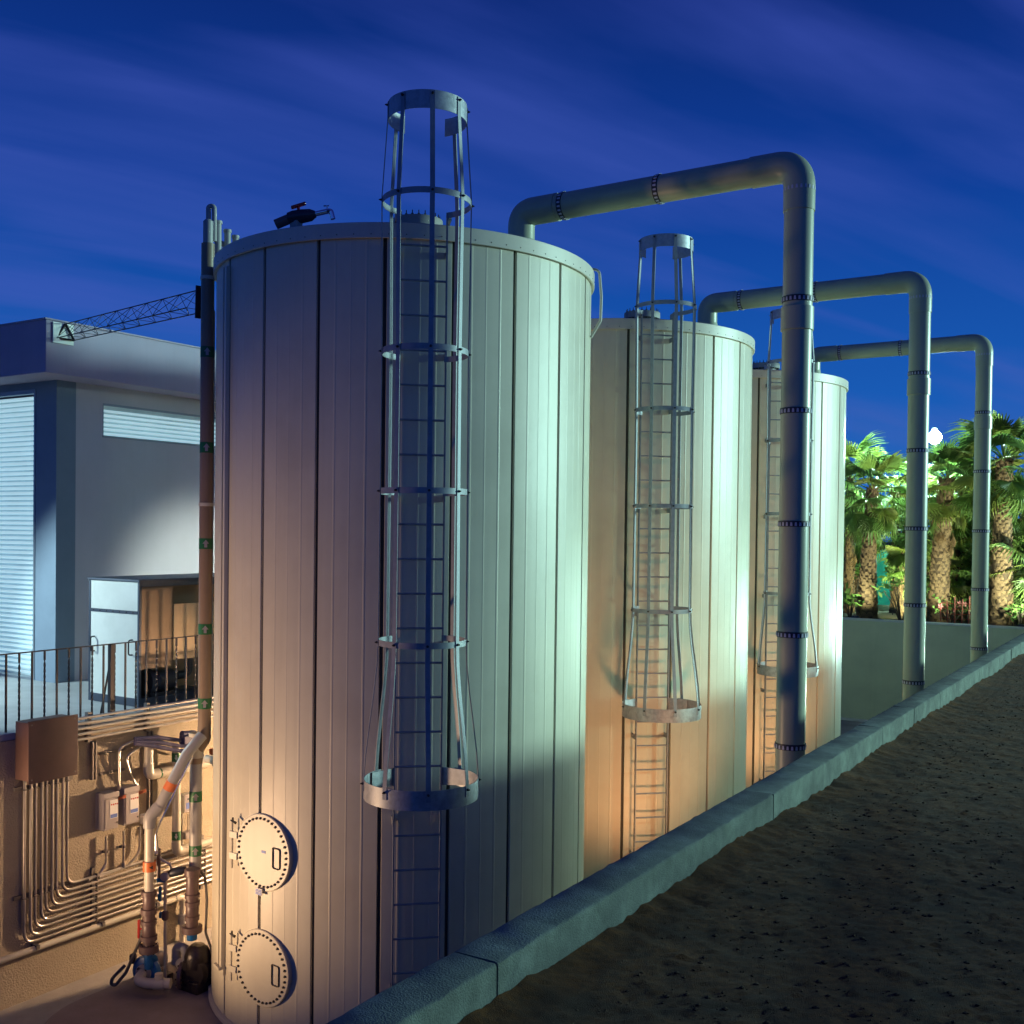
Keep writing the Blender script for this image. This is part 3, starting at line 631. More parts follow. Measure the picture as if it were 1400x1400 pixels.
for k in range(3): b.tube([cp(k, Lt-.01), cp((k+1) % 3, Lt-.01)], .016, 6)
obj('end_frame', b, 'iron', tr)
yq0, yq1 = float(onX(71, 455, FAX)[1]), float(onX(99, 455, FAX)[1])
obj('wall_plate', MB().box(FAX+.016, FAX+.028, yq0, yq1, 7.16, 7.43), 'boxwhite', tr)
obj('clamp_plate', MB().obox(T0+d*.03, d*.008, side*.03, up_*.17), 'machine', tr)

# ------------------------------------------------------------------ pumps and pipework at the near tank foot
PL = onZ(203, 1356, 0); PRt = onZ(262, 1352, 0)
def stack(ref, x, segs, root):
    """vertical chain of valve bodies: (y_top, y_bottom, half width px, material, name)"""
    for y0, y1, hw, m_, nm in segs:
        a, c = onD(x, y0, ref), onD(x, y1, ref); r = hw/FPX*np.dot(ref-CAM, fw)
        L_ = a[2]-c[2]
        obj(nm, MB().lathe([(0, 0), (r*.94, 0), (r, L_*.06), (r, L_*.94), (r*.94, L_), (0, L_)], 22, (ref[0], ref[1], c[2])), m_, root)
RL = onD(205, 1356, PL)
lp = thing('blue_pump', 'blue cast pump with brown valve stack above it, left of the pair', 'pump', PL)
stack(PL, 205, [(1130, 1219, 6.5, 'pvc', 'pipe'), (1217, 1223, 10, 'brownpvc', 'union_nut'), (1222, 1242, 8.5, 'brownpvc', 'check_valve'), (1241, 1249, 11, 'brownpvc', 'union_nut'), (1248, 1258, 8.2, 'brownpvc', 'valve_neck'), (1257, 1263, 10.5, 'brownpvc', 'union_nut'), (1262, 1279, 9, 'brownpvc', 'ball_valve'), (1278, 1285, 11, 'brownpvc', 'union_nut'), (1284, 1292, 8, 'brownpvc', 'valve_neck'), (1291, 1297, 13, 'brownpvc', 'flange'), (1296.5, 1301, 13, 'brownpvc', 'flange'), (1300, 1324, 6, 'bluepump', 'discharge_neck')], lp)
fl = onD(205, 1296, PL); b = MB()
for k in range(8): a = 2*PI*k/8; b.lathe([(.008, -.05), (.008, .05)], 6, (PL[0]+.075*math.cos(a), PL[1]+.075*math.sin(a), fl[2]))
stuff(obj('flange_bolts', b, 'bolt', lp))
hw_ = onD(190, 1270, PL); hx = onD(199, 1270, PL)
ax = hw_-hx; ax /= np.linalg.norm(ax)
obj('valve_handle', MB().tube([hx, hw_], .011, 8).obox(hw_, ax*.012, Zv*.095, np.cross(ax, Zv)*.014), 'red', lp, bevel=.004)
vc = onD(198, 1330, PL); vc = vc+fw*.06; ax = -np.array([fw[0], fw[1], 0])-.25*np.array([rv[0], rv[1], 0]); ax /= np.linalg.norm(ax)
obj('volute', MB().lathe([(0, -.05), (.09, -.05), (.145, -.035), (.16, 0), (.145, .035), (.09, .05), (0, .05)], 28, vc, axis=tuple(ax)), 'bluepump', lp)
obj('outlet_neck', MB().tube(fillet([vc+rv*.06, vc+rv*.075+Zv*.12, np.array([PL[0], PL[1], vc[2]+.16])], .05), .047, 14), 'bluepump', lp)
fc = vc+ax*.06; obj('suction_flange', MB().lathe([(0, -.012), (.085, -.012), (.085, .012), (0, .012)], 24, fc, axis=tuple(ax)), 'ebox', lp)
b = MB(); e2 = np.cross(ax, Zv)
for k in range(4):
    a = PI/4+PI/2*k; b.lathe([(.012, 0), (.012, .022), (0, .024)], 6, fc+ax*.012+.065*(e2*math.cos(a)+Zv*math.sin(a)), axis=tuple(ax))
stuff(obj('flange_nuts', b, 'bolt', lp))
mt = vc-ax*.05; obj('motor', MB().lathe([(0, 0), (.06, 0), (.085, .03), (.085, .2), (.06, .24), (0, .24)], 24, mt+Zv*.03, axis=tuple(-ax)), 'ebox', lp)
obj('motor_foot', MB().box(mt[0]-.06, mt[0]+.1, mt[1]+.02, mt[1]+.22, .0, .1), 'machine', lp)
obj('junction_box', MB().obox(onD(177, 1316, PL)+fw*.1, rv*.03, fw*.03, Zv*.045), 'machine', lp, bevel=.006)
s1 = fc+ax*.012; se = [s1, s1+ax*.07-Zv*.01, onZ(222, 1349, .09)+np.array([0, 0, 0]), onD(243, 1346, onZ(235, 1352, 0))]
obj('suction_pipe', MB().tube(fillet([s1, s1+ax*.10-Zv*.03, s1+ax*.13-Zv*.05+rv*.12, s1+ax*.13-Zv*.05+rv*.36], .10, 8), .05, 20), 'pvc', lp)
obj('pipe_tee', MB().tube([s1+ax*.13-Zv*.05+rv*.19, s1+ax*.13-Zv*.05+rv*.29], .058, 20).tube([s1+ax*.13-Zv*.05+rv*.24, s1+ax*.13+rv*.24+Zv*.05], .042, 16), 'pvc', lp)
fle = onD(207, 1300, PL); cab = [onD(198, 1262, PL)-rv*.0, onD(192, 1285, PL), onD(172, 1330, PL), onD(158, 1347, PL), onD(152, 1346, PL), onD(153, 1338, PL), onD(166, 1325, PL)+fw*.1]
obj('flexible_conduit', MB().tube(fillet(cab, .08, 6), .017, 10), 'cable', lp)

dp = thing('dark_pump', 'black wet cast pump under brown valves against the nearest tank, right of the pair', 'pump', PRt)
stack(PRt, 267, [(1187, 1196, 10.5, 'brownpvc', 'union_nut'), (1195, 1222, 8.4, 'brownpvc', 'check_valve'), (1221, 1227, 10, 'brownpvc', 'union_nut'), (1226, 1232, 8, 'brownpvc', 'valve_neck'), (1231, 1237, 10, 'brownpvc', 'union_nut'), (1236, 1252, 8.6, 'brownpvc', 'ball_valve'), (1251, 1257, 10, 'brownpvc', 'union_nut'), (1256, 1266, 8, 'brownpvc', 'valve_neck'), (1265, 1274, 13.5, 'brownpvc', 'flange'), (1274, 1284, 7, 'bluepump', 'discharge_neck')], dp)
hw_ = onD(257, 1238, PRt); obj('valve_handle', MB().obox(hw_, rv*.012, Zv*.085, fw*.012).tube([hw_, hw_+rv*.06], .01, 8), 'red', dp, bevel=.004)
pc = onD(270, 1320, PRt)
obj('casing', MB().lathe([(0, -.11), (.13, -.11), (.16, -.07), (.16, .07), (.13, .11), (0, .11)], 20, (pc[0], pc[1], .20), axis=tuple(ax)), 'darkpump', dp)
obj('upper_casing', MB().lathe([(.13, .22), (.135, .33), (.11, .40), (.07, .44), (0, .45)], 16, (pc[0], pc[1], .02)), 'darkpump', dp)
obj('plinth', MB().box(pc[0]-.15, pc[0]+.13, pc[1]-.12, pc[1]+.14, 0, .12), 'darkpump', dp, bevel=.01)
sf = onD(249, 1327, PRt); obj('suction_flange', MB().lathe([(0, -.018), (.135, -.018), (.135, .018), (0, .018)], 24, (sf[0], sf[1], .14), axis=(rv[0], rv[1], 0)), 'brownpvc', dp)
b = MB()
for k in range(10): a = 2*PI*k/10; b.lathe([(.010, -.035), (.010, .035)], 6, np.array([sf[0], sf[1], .14])+.115*(Zv*math.sin(a)+fw*math.cos(a)), axis=(rv[0], rv[1], 0))
stuff(obj('flange_bolts', b, 'bolt', dp))
ue = [onD(226, 1325, PRt)+fw*.25, onD(230, 1318, PRt)+fw*.22, onD(246, 1320, PRt)+fw*.05]
obj('cross_pipe', MB().tube(fillet([onD(238, 1330, PRt)+fw*.35, onD(228, 1318, PRt)+fw*.25, onD(250, 1322, PRt)], .1), .05, 16), 'pvc', dp)
obj('elbow', MB().tube(fillet([onD(236, 1322, PRt)+fw*.1, onD(237, 1298, PRt)+fw*.1, onD(251, 1298, PRt)+fw*.06, onD(252, 1318, PRt)+fw*.06], .07), .045, 14), 'pvcgrey', dp)
cab = [onD(272, 1188, PRt), onD(280, 1200, PRt)+fw*.02, onD(283, 1230, PRt), onD(281, 1275, PRt), onD(290, 1300, PRt), onD(288, 1345, PRt)]
obj('flexible_conduit', MB().tube(fillet(cab, .1, 6), .013, 8), 'cable', dp)

# diagonal delivery pipe of the left pump joining the riser
dg = thing('diagonal_pipe', 'grey plastic pipe slanting from the blue pump line up behind the riser', 'pipe', onD(205, 1130, PL))
p0 = np.array([PL[0], PL[1], onD(205, 1128, PL)[2]]); p1 = onD(208, 1122, PL); p2 = onD(256, 1030, PL); p3 = onD(272, 1008, PL)+fw*.12
dr = .056
obj('slant_pipe', MB().tube([p1+(p2-p1)*.1, p2, p3], dr, 20), 'pvcgrey', dg)
obj('elbow', MB().tube(fillet([p0-Zv*.02, np.array([p0[0], p0[1], p1[2]+.05]), p1+(p2-p1)*.22], .12, 8), dr+.007, 20), 'pvcgrey', dg)
q = p1+(p2-p1)*.52; dd = (p2-p1)/np.linalg.norm(p2-p1)
obj('warning_band', MB().lathe([(dr+.001, -.045), (dr+.003, -.045), (dr+.003, .045), (dr+.001, .045)], 20, q, axis=tuple(dd)), 'orange', dg)
obj('warning_band', MB().lathe([(.0615, -.05), (.0635, -.05), (.0635, .05), (.0615, .05)], 20, (PL[0], PL[1], onD(205, 1183, PL)[2])), 'orange', dg)
c = np.array([PL[0], PL[1], onD(205, 1183, PL)[2]]); vd = CAM-c; vd[2] = 0; vd /= np.linalg.norm(vd); td = np.array([-vd[1], vd[0], 0])
obj('band_arrow', MB().add([c+vd*.066+td*x+Zv*z for x, z in ((.035, -.02), (.035, .02), (-.005, 0))]+[c+vd*.064+td*x+Zv*z for x, z in ((.035, -.02), (.035, .02), (-.005, 0))], [(0, 1, 2), (5, 4, 3), (0, 3, 4, 1), (1, 4, 5, 2), (2, 5, 3, 0)]), 'bolt', dg)
for off in (0, .018):
    obj('sample_tube', MB().tube(fillet([onD(262, 1036, PL)+fw*off, onD(222, 1122, PL)+fw*off-fw*.07, onD(216, 1138, PL)-fw*.07, onD(216, 1160, PL)-fw*.07+rv*off], .08), .007, 8), 'chrome', dg)
# small sampling line with blue valves
sm = thing('sample_line', 'thin cream sampling pipe with blue handled valves between the two pumps', 'pipe', onZ(226, 1338, .15))
SR = onZ(226, 1350, 0)
obj('pipe', MB().tube([onD(226, 1340, SR), onD(226, 1200, SR)], .017, 12), 'pvc', sm)
obj('ball_valve', MB().tube([onD(226, 1245, SR), onD(226, 1247, SR), onD(226, 1256, SR), onD(226, 1258, SR)], [.022, .036, .036, .022], 14), 'brownpvc', sm)
obj('valve_handle', MB().obox(onD(219.5, 1251, SR), rv*.012, Zv*.03, fw*.012).tube([onD(219, 1251, SR), onD(226, 1251, SR)], .007, 6), 'bluepump', sm)
obj('needle_valve', MB().tube([onD(215, 1203, SR), onD(227, 1203, SR)], .026, 12).tube([onD(219, 1212, SR), onD(219, 1232, SR)], .016, 10).obox(onD(218, 1226, SR), rv*.015, fw*.015, Zv*.03), 'bluepump', sm)
obj('gauge', MB().lathe([(0, -.02), (.042, -.02), (.045, .02), (.036, .022), (0, .022)], 22, onD(227, 1197, SR)-fw*.03, axis=tuple(-fw)), 'ebox', sm)
obj('solenoid', MB().tube([onD(231, 1195, SR), onD(236, 1193, SR), onD(249, 1190, SR), onD(255, 1188, SR)], [.03, .045, .045, .02], 12), 'machine', sm)
obj('blue_block', MB().obox(onD(214, 1163, SR), rv*.022, fw*.022, Zv*.03), 'bluepipe', sm, bevel=.006)
obj('hose', MB().tube(fillet([onD(216, 1168, SR), onD(222, 1176, SR), onD(234, 1182, SR), onD(234, 1195, SR)], .05), .012, 8), 'conduit', sm)
obj('drain_tube', MB().tube([onD(217, 1160, SR), onD(217, 1200, SR)], .02, 10), 'brownpvc', sm)

# ------------------------------------------------------------------ conduits and boxes on the retaining wall
cb = thing('conduit_bank', 'bank of nine steel conduits dropping from the brown box and bending along the wall', 'conduit', (WX, -2.3, 1.2))
CX = WX+.045
vy = [-2.521+.0605*i for i in range(9)]; hz = [.505+.0595*i for i in range(9)]
for i in range(9):
    x = CX+(.012 if i % 2 else 0)
    obj('conduit', MB().tube(fillet([(x, vy[i], 2.28), (x, vy[i], hz[i]), (x, 4.5, hz[i])], .12, 8), .0155, 10), 'conduit', cb)
    obj('coupling', MB().tube([(x, vy[i]+.32+.02*(i % 3), hz[i]), (x, vy[i]+.36+.02*(i % 3), hz[i])], .019, 10), 'conduit', cb)
for z in (2.10, .99): obj('strut', MB().box(WX+.001, WX+.028, -2.62, -1.96, z-.02, z+.02), 'strut', cb)
for y in (-1.70, -.2, 1.3): obj('strut', MB().box(WX+.001, WX+.028, y-.022, y+.022, .42, 1.07), 'strut', cb)
me = mesh(MB().box(-.006, .024, -.006, .006, -.026, .026))
me2 = mesh(MB().box(-.006, .024, -.024, .024, -.006, .006))
for y in (-1.70, -.2):
    for i in range(9): obj('strut_clamp', me, 'strut', cb, loc=(CX-WX, y+2.3+.018, hz[i]-1.2))
for z in (2.10, .99):
    for i in range(9):
        if z > hz[i]+.1: obj('strut_clamp', me2, 'strut', cb, loc=(CX-WX, vy[i]+2.3, z-1.2-.016))
pb_ = thing('pull_box', 'large brown steel pull box under the deck edge above the vertical conduits', 'box', (WX, -2.4, 2.2))
obj('body', MB().box(WX+.001, WX+.24, -2.60, -2.08, 2.2, 2.79), 'pullbox', pb_, bevel=.006)
obj('cover', MB().box(WX+.24, WX+.252, -2.62, -2.06, 2.18, 2.81), 'pullbox', pb_, bevel=.003)
for y in (-2.58, -2.1):
    for z in (2.22, 2.77): obj('screw', MB().lathe([(.009, 0), (.006, .005), (0, .006)], 8, (WX+.252, y, z), axis=(1, 0, 0)), 'strut', pb_)
dc = thing('deck_edge_conduits', 'row of horizontal steel conduits clamped along the deck edge right of the brown box', 'conduit', (WX, -1, 2.6))
for i in range(5): obj('conduit', MB().tube([(WX+.075, -2.02, 2.50+.056*i), (WX+.075, 4.5, 2.50+.056*i)], .017, 10), 'conduit', dc)
for y in (-1.78, -1.02, .1): obj('strut', MB().box(WX+.001, WX+.055, y-.022, y+.022, 2.45, 2.77), 'strut', dc)
# pipe along the wall foot
bp_ = thing('wall_foot_pipe', 'cream plastic pipe running along the wall below the conduits and elbowing down', 'pipe', (WX, -1.5, .4))
obj('pipe', MB().tube(fillet([(WX+.06, -9, .43), (WX+.06, -.52, .43), (WX+.06, -.52, FZ+.001)], .06, 6), .032, 14), 'pvc', bp_)
for y in (-2.4, -1.62, -.9): obj('clip', MB().box(WX+.001, WX+.1, y-.02, y+.02, .425, .47), 'strut', bp_)
obj('union', MB().tube([(WX+.06, -.52, .10), (WX+.06, -.52, .11), (WX+.06, -.52, .22), (WX+.06, -.52, .23)], [.035, .05, .05, .035], 14), 'pvcgrey', bp_)
obj('elbow', MB().tube(fillet([(WX+.06, -.62, .43), (WX+.06, -.52, .43), (WX+.06, -.52, .33)], .06, 6), .038, 14), 'pvc', bp_)
# disconnect switches
BD = WX+.14
def dis(y0, y1, z0, z1, label):
    t_ = thing('disconnect_switch', label, 'switch box', (WX, (y0+y1)/2, z0), 'disconnect switches on the wall')
    obj('body', MB().box(WX+.001, BD, y0, y1, z0, z1), 'ebox', t_, bevel=.006)
    obj('hood', MB().box(BD, BD+.012, y0-.003, y1+.003, z1-.055, z1+.004), 'ebox', t_, bevel=.003)
    obj('door', MB().box(BD, BD+.01, y0+.02, y1-.012, z0+.02, z1-.06), 'ebox', t_, bevel=.003)
    lb = obj('label_plate', MB().box(BD+.0105, BD+.013, y0+.075, y1-.02, z0+.12, z1-.08), 'white', t_)
    obj('label_band', MB().box(BD+.0135, BD+.0145, y0+.08, y1-.025, z0+.125, z0+.165), 'bluelab', lb, loc=(0, 0, 0))
    b = MB()
    for q in range(4): b.box(BD+.0135, BD+.0145, y0+.085+.026*q, y0+.101+.026*q, z1-.135-.004*(q % 2), z1-.121)
    obj('label_print', b, 'red', lb, loc=(0, 0, 0))
    obj('latch', MB().box(BD+.01, BD+.022, y1-.03, y1-.016, z0+.06, z0+.075), 'strut', t_)
    hb = np.array([BD-.04, y1+.008, z1-.10]); obj('lever', MB().obox(hb+np.array([.03, .03, .015]), (.045, .030, .02), (.008, -.008, 0), (-.005, 0, .016)), 'orange', t_, bevel=.004)
    return t_
dis(-1.665, -1.475, 1.475, 1.875, 'grey disconnect switch box, left of the pair, nearest the vertical conduits')
dis(-1.405, -1.205, 1.475, 1.885, 'grey disconnect switch box, right of the pair, nearest the slanting pipe')
def wallrun(name, pts, r, m_, label, cat='conduit', fr=.07, group=None):
    P_ = [onX(x, y, WX+d_) for x, y, d_ in pts]
    t_ = thing(name, label, cat, P_[0], group); obj('tube', MB().tube(fillet(P_, fr, 6), r, 10), m_, t_)
    obj('fitting', MB().tube([P_[-1], P_[-1]+(P_[-2]-P_[-1])/np.linalg.norm(P_[-2]-P_[-1])*.05], r*1.5, 10), m_, t_); return t_
GC = 'looping conduits feeding the switch boxes'
wallrun('feed_conduit', [(262, 1024, .14), (232, 1016, .12), (195, 1008, .1), (163, 1022, .1), (163, 1079, .07)], .014, 'conduit', 'steel conduit curving from the riser down into the left switch box', group=GC)
wallrun('feed_conduit', [(266, 1032, .14), (235, 1025, .12), (195, 1018, .1), (172, 1035, .1), (178, 1058, .08), (188, 1076, .06)], .014, 'conduit', 'steel conduit curving from the riser down into the right switch box', group=GC)
wallrun('drop_conduit', [(145, 1143, .05), (145, 1180, .05), (136, 1196, .05), (120, 1203, .05)], .014, 'conduit', 'short conduit dropping from the left switch box and bending left', fr=.09)
wallrun('drop_conduit', [(169, 1136, .05), (169, 1186, .05)], .014, 'conduit', 'straight short conduit dropping between the two switch boxes')
wallrun('drop_conduit', [(191, 1130, .05), (191, 1165, .05), (175, 1184, .05), (135, 1199, .05)], .014, 'conduit', 'short conduit dropping from the right switch box and sweeping left', fr=.12)
for x, y, lb in ((145, 1164, 'small pipe clip holding the conduit under the left switch box'), (168, 1157, 'small pipe clip holding the conduit between the switch boxes')):
    p = onX(x, y, WX+.03); b = thing('pipe_clip', lb, 'clip', p)
    obj('bracket', MB().box(WX+.001, WX+.055, p[1]-.03, p[1]+.03, p[2]-.012, p[2]+.012), 'strut', b)
    obj('strap', MB().lathe([(.0150, -.012), (.021, -.012), (.021, .012), (.0150, .012)], 12, (WX+.05, p[1], p[2])), 'strut', b)
for i, (x0, y0, x1, y1) in enumerate(((137, 1031, 172, 1024), (137, 1059, 172, 1051))):
    a, c = onX(x0, y0, WX+.03), onX(x1, y1, WX+.03)
    t_ = thing('strut_channel', ('upper' if i == 0 else 'lower')+' short horizontal strut channel on the wall above the switch boxes', 'bracket', a)
    obj('channel', MB().box(WX+.001, WX+.03, a[1], c[1], a[2]-.012, a[2]-.004).box(WX+.001, WX+.03, a[1], c[1], a[2]+.004, a[2]+.012).box(WX+.001, WX+.006, a[1], c[1], a[2]-.004, a[2]+.004), 'strut', t_)
a = onX(129, 1030, WX+.04); t_ = thing('strut_channel', 'vertical double strut channel on the wall just right of the brown box', 'bracket', a)
obj('channel', MB().box(WX+.001, WX+.05, a[1]-.03, a[1]-.01, 2.03, 2.44).box(WX+.001, WX+.05, a[1]+.01, a[1]+.03, 2.03, 2.44).box(WX+.001, WX+.008, a[1]-.01, a[1]+.01, 2.03, 2.44), 'strut', t_)
a = onX(206, 1100, WX+.04); t_ = thing('strut_channel', 'tall vertical strut channel on the wall behind the slanting pipe', 'bracket', a)
obj('channel', MB().box(WX+.001, WX+.045, a[1]-.028, a[1]-.01, 1.1, 2.44).box(WX+.001, WX+.045, a[1]+.01, a[1]+.028, 1.1, 2.44).box(WX+.001, WX+.008, a[1]-.01, a[1]+.01, 1.1, 2.44), 'strut', t_)
def smallbox(x0, y0, x1, y1, d_, label, mlab='bluelab'):
    a, c = onX(x0, y1, WX+d_), onX(x1, y0, WX+d_); t_ = thing('junction_box', label, 'junction box', (WX, a[1], a[2]))
    obj('body', MB().box(WX+.001, WX+d_, a[1], c[1], a[2], c[2]), 'white' if mlab else 'ebox', t_, bevel=.005)
    h = c[2]-a[2]; w = c[1]-a[1]
    obj('cover', MB().box(WX+d_, WX+d_+.006, a[1]+.008, c[1]-.008, a[2]+.008, c[2]-.008), 'ebox', t_, bevel=.002)
    if mlab:
        obj('label_plate', MB().box(WX+d_+.0065, WX+d_+.008, a[1]+w*.2, c[1]-w*.2, a[2]+h*.2, a[2]+h*.55), mlab, t_)
        obj('label_print', MB().box(WX+d_+.0065, WX+d_+.008, a[1]+w*.3, c[1]-w*.3, a[2]+h*.7, a[2]+h*.8), 'machine', t_)
smallbox(197, 1112, 207, 1128, .08, 'small white junction box beside the slanting pipe')
smallbox(251, 1084, 266, 1112, .10, 'white control box with blue label left of the riser')
smallbox(253, 1135, 264, 1148, .07, 'plain small grey box under the white control box', None)
wallrun('box_lead', [(257, 1112, .05), (257, 1135, .05)], .009, 'conduit', 'thin lead between the white control box and the grey box below')
wallrun('box_lead', [(249, 1112, .04), (249, 1158, .04)], .012, 'conduit', 'thin conduit left of the white control box dropping to the wall pipe')
wallrun('box_lead', [(198, 1128, .03), (197, 1140, .03)], .008, 'cable', 'short cable hanging under the small white junction box')
# large wall pipes
def wallpipe(pts, r, label, labels=(), fr=.12, m_='pvc'):
    P_ = [onX(x, y, WX+d_) for x, y, d_ in pts]
    t_ = thing('wall_pipe', label, 'pipe', P_[0]); obj('pipe', MB().tube(fillet(P_, fr, 8), r, 20), m_, t_)
    for i in range(1, len(P_)-1):
        a, c, d_ = P_[i-1], P_[i], P_[i+1]; u1 = (a-c)/np.linalg.norm(a-c); u2 = (d_-c)/np.linalg.norm(d_-c)
        obj('elbow', MB().tube(fillet([c+u1*r*2.6, c, c+u2*r*2.6], fr, 8), r*1.12, 20), m_, t_)
    for (s, u) in labels:
        a, c = P_[s], P_[s+1]; d_ = (c-a)/np.linalg.norm(c-a); q = a+(c-a)*u
        lb = obj('flow_label', MB().lathe([(r+.001, -.05), (r+.0025, -.05), (r+.0025, .05), (r+.001, .05)], 20, q, axis=tuple(d_)), 'green', t_)
        vd = CAM-q; vd -= d_*np.dot(vd, d_); vd /= np.linalg.norm(vd); td = np.cross(d_, vd)
        obj('flow_arrow', MB().add([q+vd*(r+.004)+td*x*.03+d_*z*.045 for x, z in ((-.3, -.7), (.3, -.7), (.3, 0), (.65, 0), (0, .8), (-.65, 0), (-.3, 0))], [(0, 1, 2, 6), (2, 3, 4), (2, 4, 6), (6, 4, 5)]), 'white', lb, loc=(0, 0, 0))
    return t_
wallpipe([(203, 1018, .12), (203, 1060, .12), (232, 1054, .12), (298, 1040, .12)], .052, 'cream wall pipe dropping then elbowing right with a green arrow label', [(1, .62)], .1)
wallpipe([(241, 1020, .13), (241, 1165, .13), (262, 1158, .13), (300, 1146, .13)], .048, 'upright cream wall pipe with green arrow labels between slanting pipe and riser', [(0, .1), (0, .84)], .1)
# blue insulated pipes under the deck by the riser
bl = thing('blue_pipe_bundle', 'bundle of dark blue pipes under the deck edge left of the riser', 'pipe', onX(200, 1010, WX+.2))
for i, (dy, dd) in enumerate(((0, 0), (7, .02), (13, .05))):
    obj('pipe', MB().tube(fillet([onX(184, 1010+dy*.5, WX+.12+dd), onX(215, 1008+dy, WX+.16+dd), onX(245, 1012+dy*1.1, WX+.2+dd), onX(272, 1012+dy*1.2, WX+.26+dd)], .1), .022, 12), 'bluepipe', bl)
obj('valve_cluster', MB().obox(onX(258, 1010, WX+.22), (0, .1, 0), (.05, 0, 0), (0, 0, .05)).tube([onX(248, 1004, WX+.2), onX(266, 1003, WX+.2)], .04, 12), 'bluepipe', bl, bevel=.01)
# right of riser: horizontal pipe with orange tag
rp_ = thing('branch_pipe', 'short pale branch pipe with orange band between the riser and the nearest tank', 'pipe', onD(280, 1043, RP))
obj('pipe', MB().tube([onD(272, 1045, RP)+fw*.3, onD(292, 1043, RP)+fw*.1], .045, 16), 'pvc', rp_)
obj('end_cap', MB().lathe([(0, 0), (.05, 0), (.055, .04), (0, .06)], 16, onD(288, 1043, RP)+fw*.08, axis=(rv[0], rv[1], 0)), 'pvc', rp_)
obj('warning_band', MB().obox(onD(287, 1030, RP)+fw*.1, rv*.03, Zv*.03, fw*.02), 'orange', rp_)

# ------------------------------------------------------------------ garden: palms
def frond_mesh(seed, Rb=.62, pet=.75, nseg=24, span=205, droop=.35, dead=False):
    rd = random.Random(seed); b = MB()
    # petiole along +X, curving down; hub at its end
    pts = []; n = 5
    for i in range(n+1):
        u = i/n; pts.append(np.array([pet*u, 0, -.10*pet*u*u]))
    b.tube(pts, [.020*(1-.5*i/n) for i in range(n+1)], 5, cap=False)
    hub = pts[-1]; tilt = -.22
    for k in range(nseg):
        t = R_(-span/2+span*k/(nseg-1)); dth = R_(span/(nseg-1))*.52
        ln = Rb*(1-.22*abs(k/(nseg-1)-.5)*2)*rd.uniform(.9, 1.08); w = 0
        def P_(r, th, fold):
            x = r*math.cos(th); y = r*math.sin(th); z = tilt*x*.6-abs(y)*.16-droop*(max(0, r/ln-.45)**2)*ln*1.6+fold
            return hub+np.array([x, y, z])
        f = .02
        rm_ = ln*.55; ds = R_(rd.uniform(-4, 4)); dr_ = rd.uniform(0, .2)*ln
        v = [hub, P_(rm_, t-dth, f), P_(rm_, t, -f), P_(rm_, t+dth, f), P_(ln*.82, t-dth*.42+ds*.5, f*.5), P_(ln*.82, t+dth*.42+ds*.5, f*.5), P_(ln, t+ds, 0)+np.array([0, 0, -dr_])]
        b.add(v, [(0, 1, 2), (0, 2, 3), (1, 4, 2), (2, 5, 3), (2, 4, 6, 5)])
    return b
FM = [mesh(frond_mesh(s, Rb=.60+.06*(s % 3), droop=(.2, .5, .8)[s % 3]), 0) for s in range(6)]
for i, me_ in enumerate(FM): me_.materials.append(M['frond' if i % 3 else 'frond2'])
DM = [mesh(frond_mesh(20+s, Rb=.5, pet=.55, nseg=14, span=90, droop=1.2), 0) for s in range(2)]
for me_ in DM: me_.materials.append(M['dead'])
def trunk_mesh(h, rb, rt, rd, lean):
    b = MB(); n = 10; pts = []; rs_ = []
    for i in range(n+1):
        u = i/n; pts.append(np.array([lean[0]*u*u, lean[1]*u*u, h*u])); rs_.append(rt+(rb-rt)*(1-u)**2+.006*rd.uniform(-1, 1))
    b.tube(pts, rs_, 14)
    return b, pts, rs_
def boots_mesh(pts, rs_, h, rd, dens=1.0):
    b = MB(); rows = int(h/.085*dens)
    for j in range(rows):
        u = (j+.5)/rows; i = min(len(pts)-2, int(u*(len(pts)-1))); f = u*(len(pts)-1)-i
        c = pts[i]*(1-f)+pts[i+1]*f; r = rs_[i]*(1-f)+rs_[i+1]*f; m_ = 9
        for k in range(m_):
            if rd.random() < .12: continue
            a = 2*PI*(k+.5*(j % 2))/m_+rd.uniform(-.15, .15); e = np.array([math.cos(a), math.sin(a), 0]); t_ = np.array([-e[1], e[0], 0])
            w = r*.34*rd.uniform(.7, 1.2); L_ = .12*rd.uniform(.7, 1.4); out = rd.uniform(.015, .055)
            p = c+e*r*.94
            b.add([p-t_*w, p+t_*w, p+t_*w*.45+Zv*L_+e*out, p-t_*w*.45+Zv*L_+e*out, p+Zv*.02+e*.03], [(0, 4, 3), (0, 1, 4), (1, 2, 4), (4, 2, 3), (0, 3, 2, 1)])
    return b
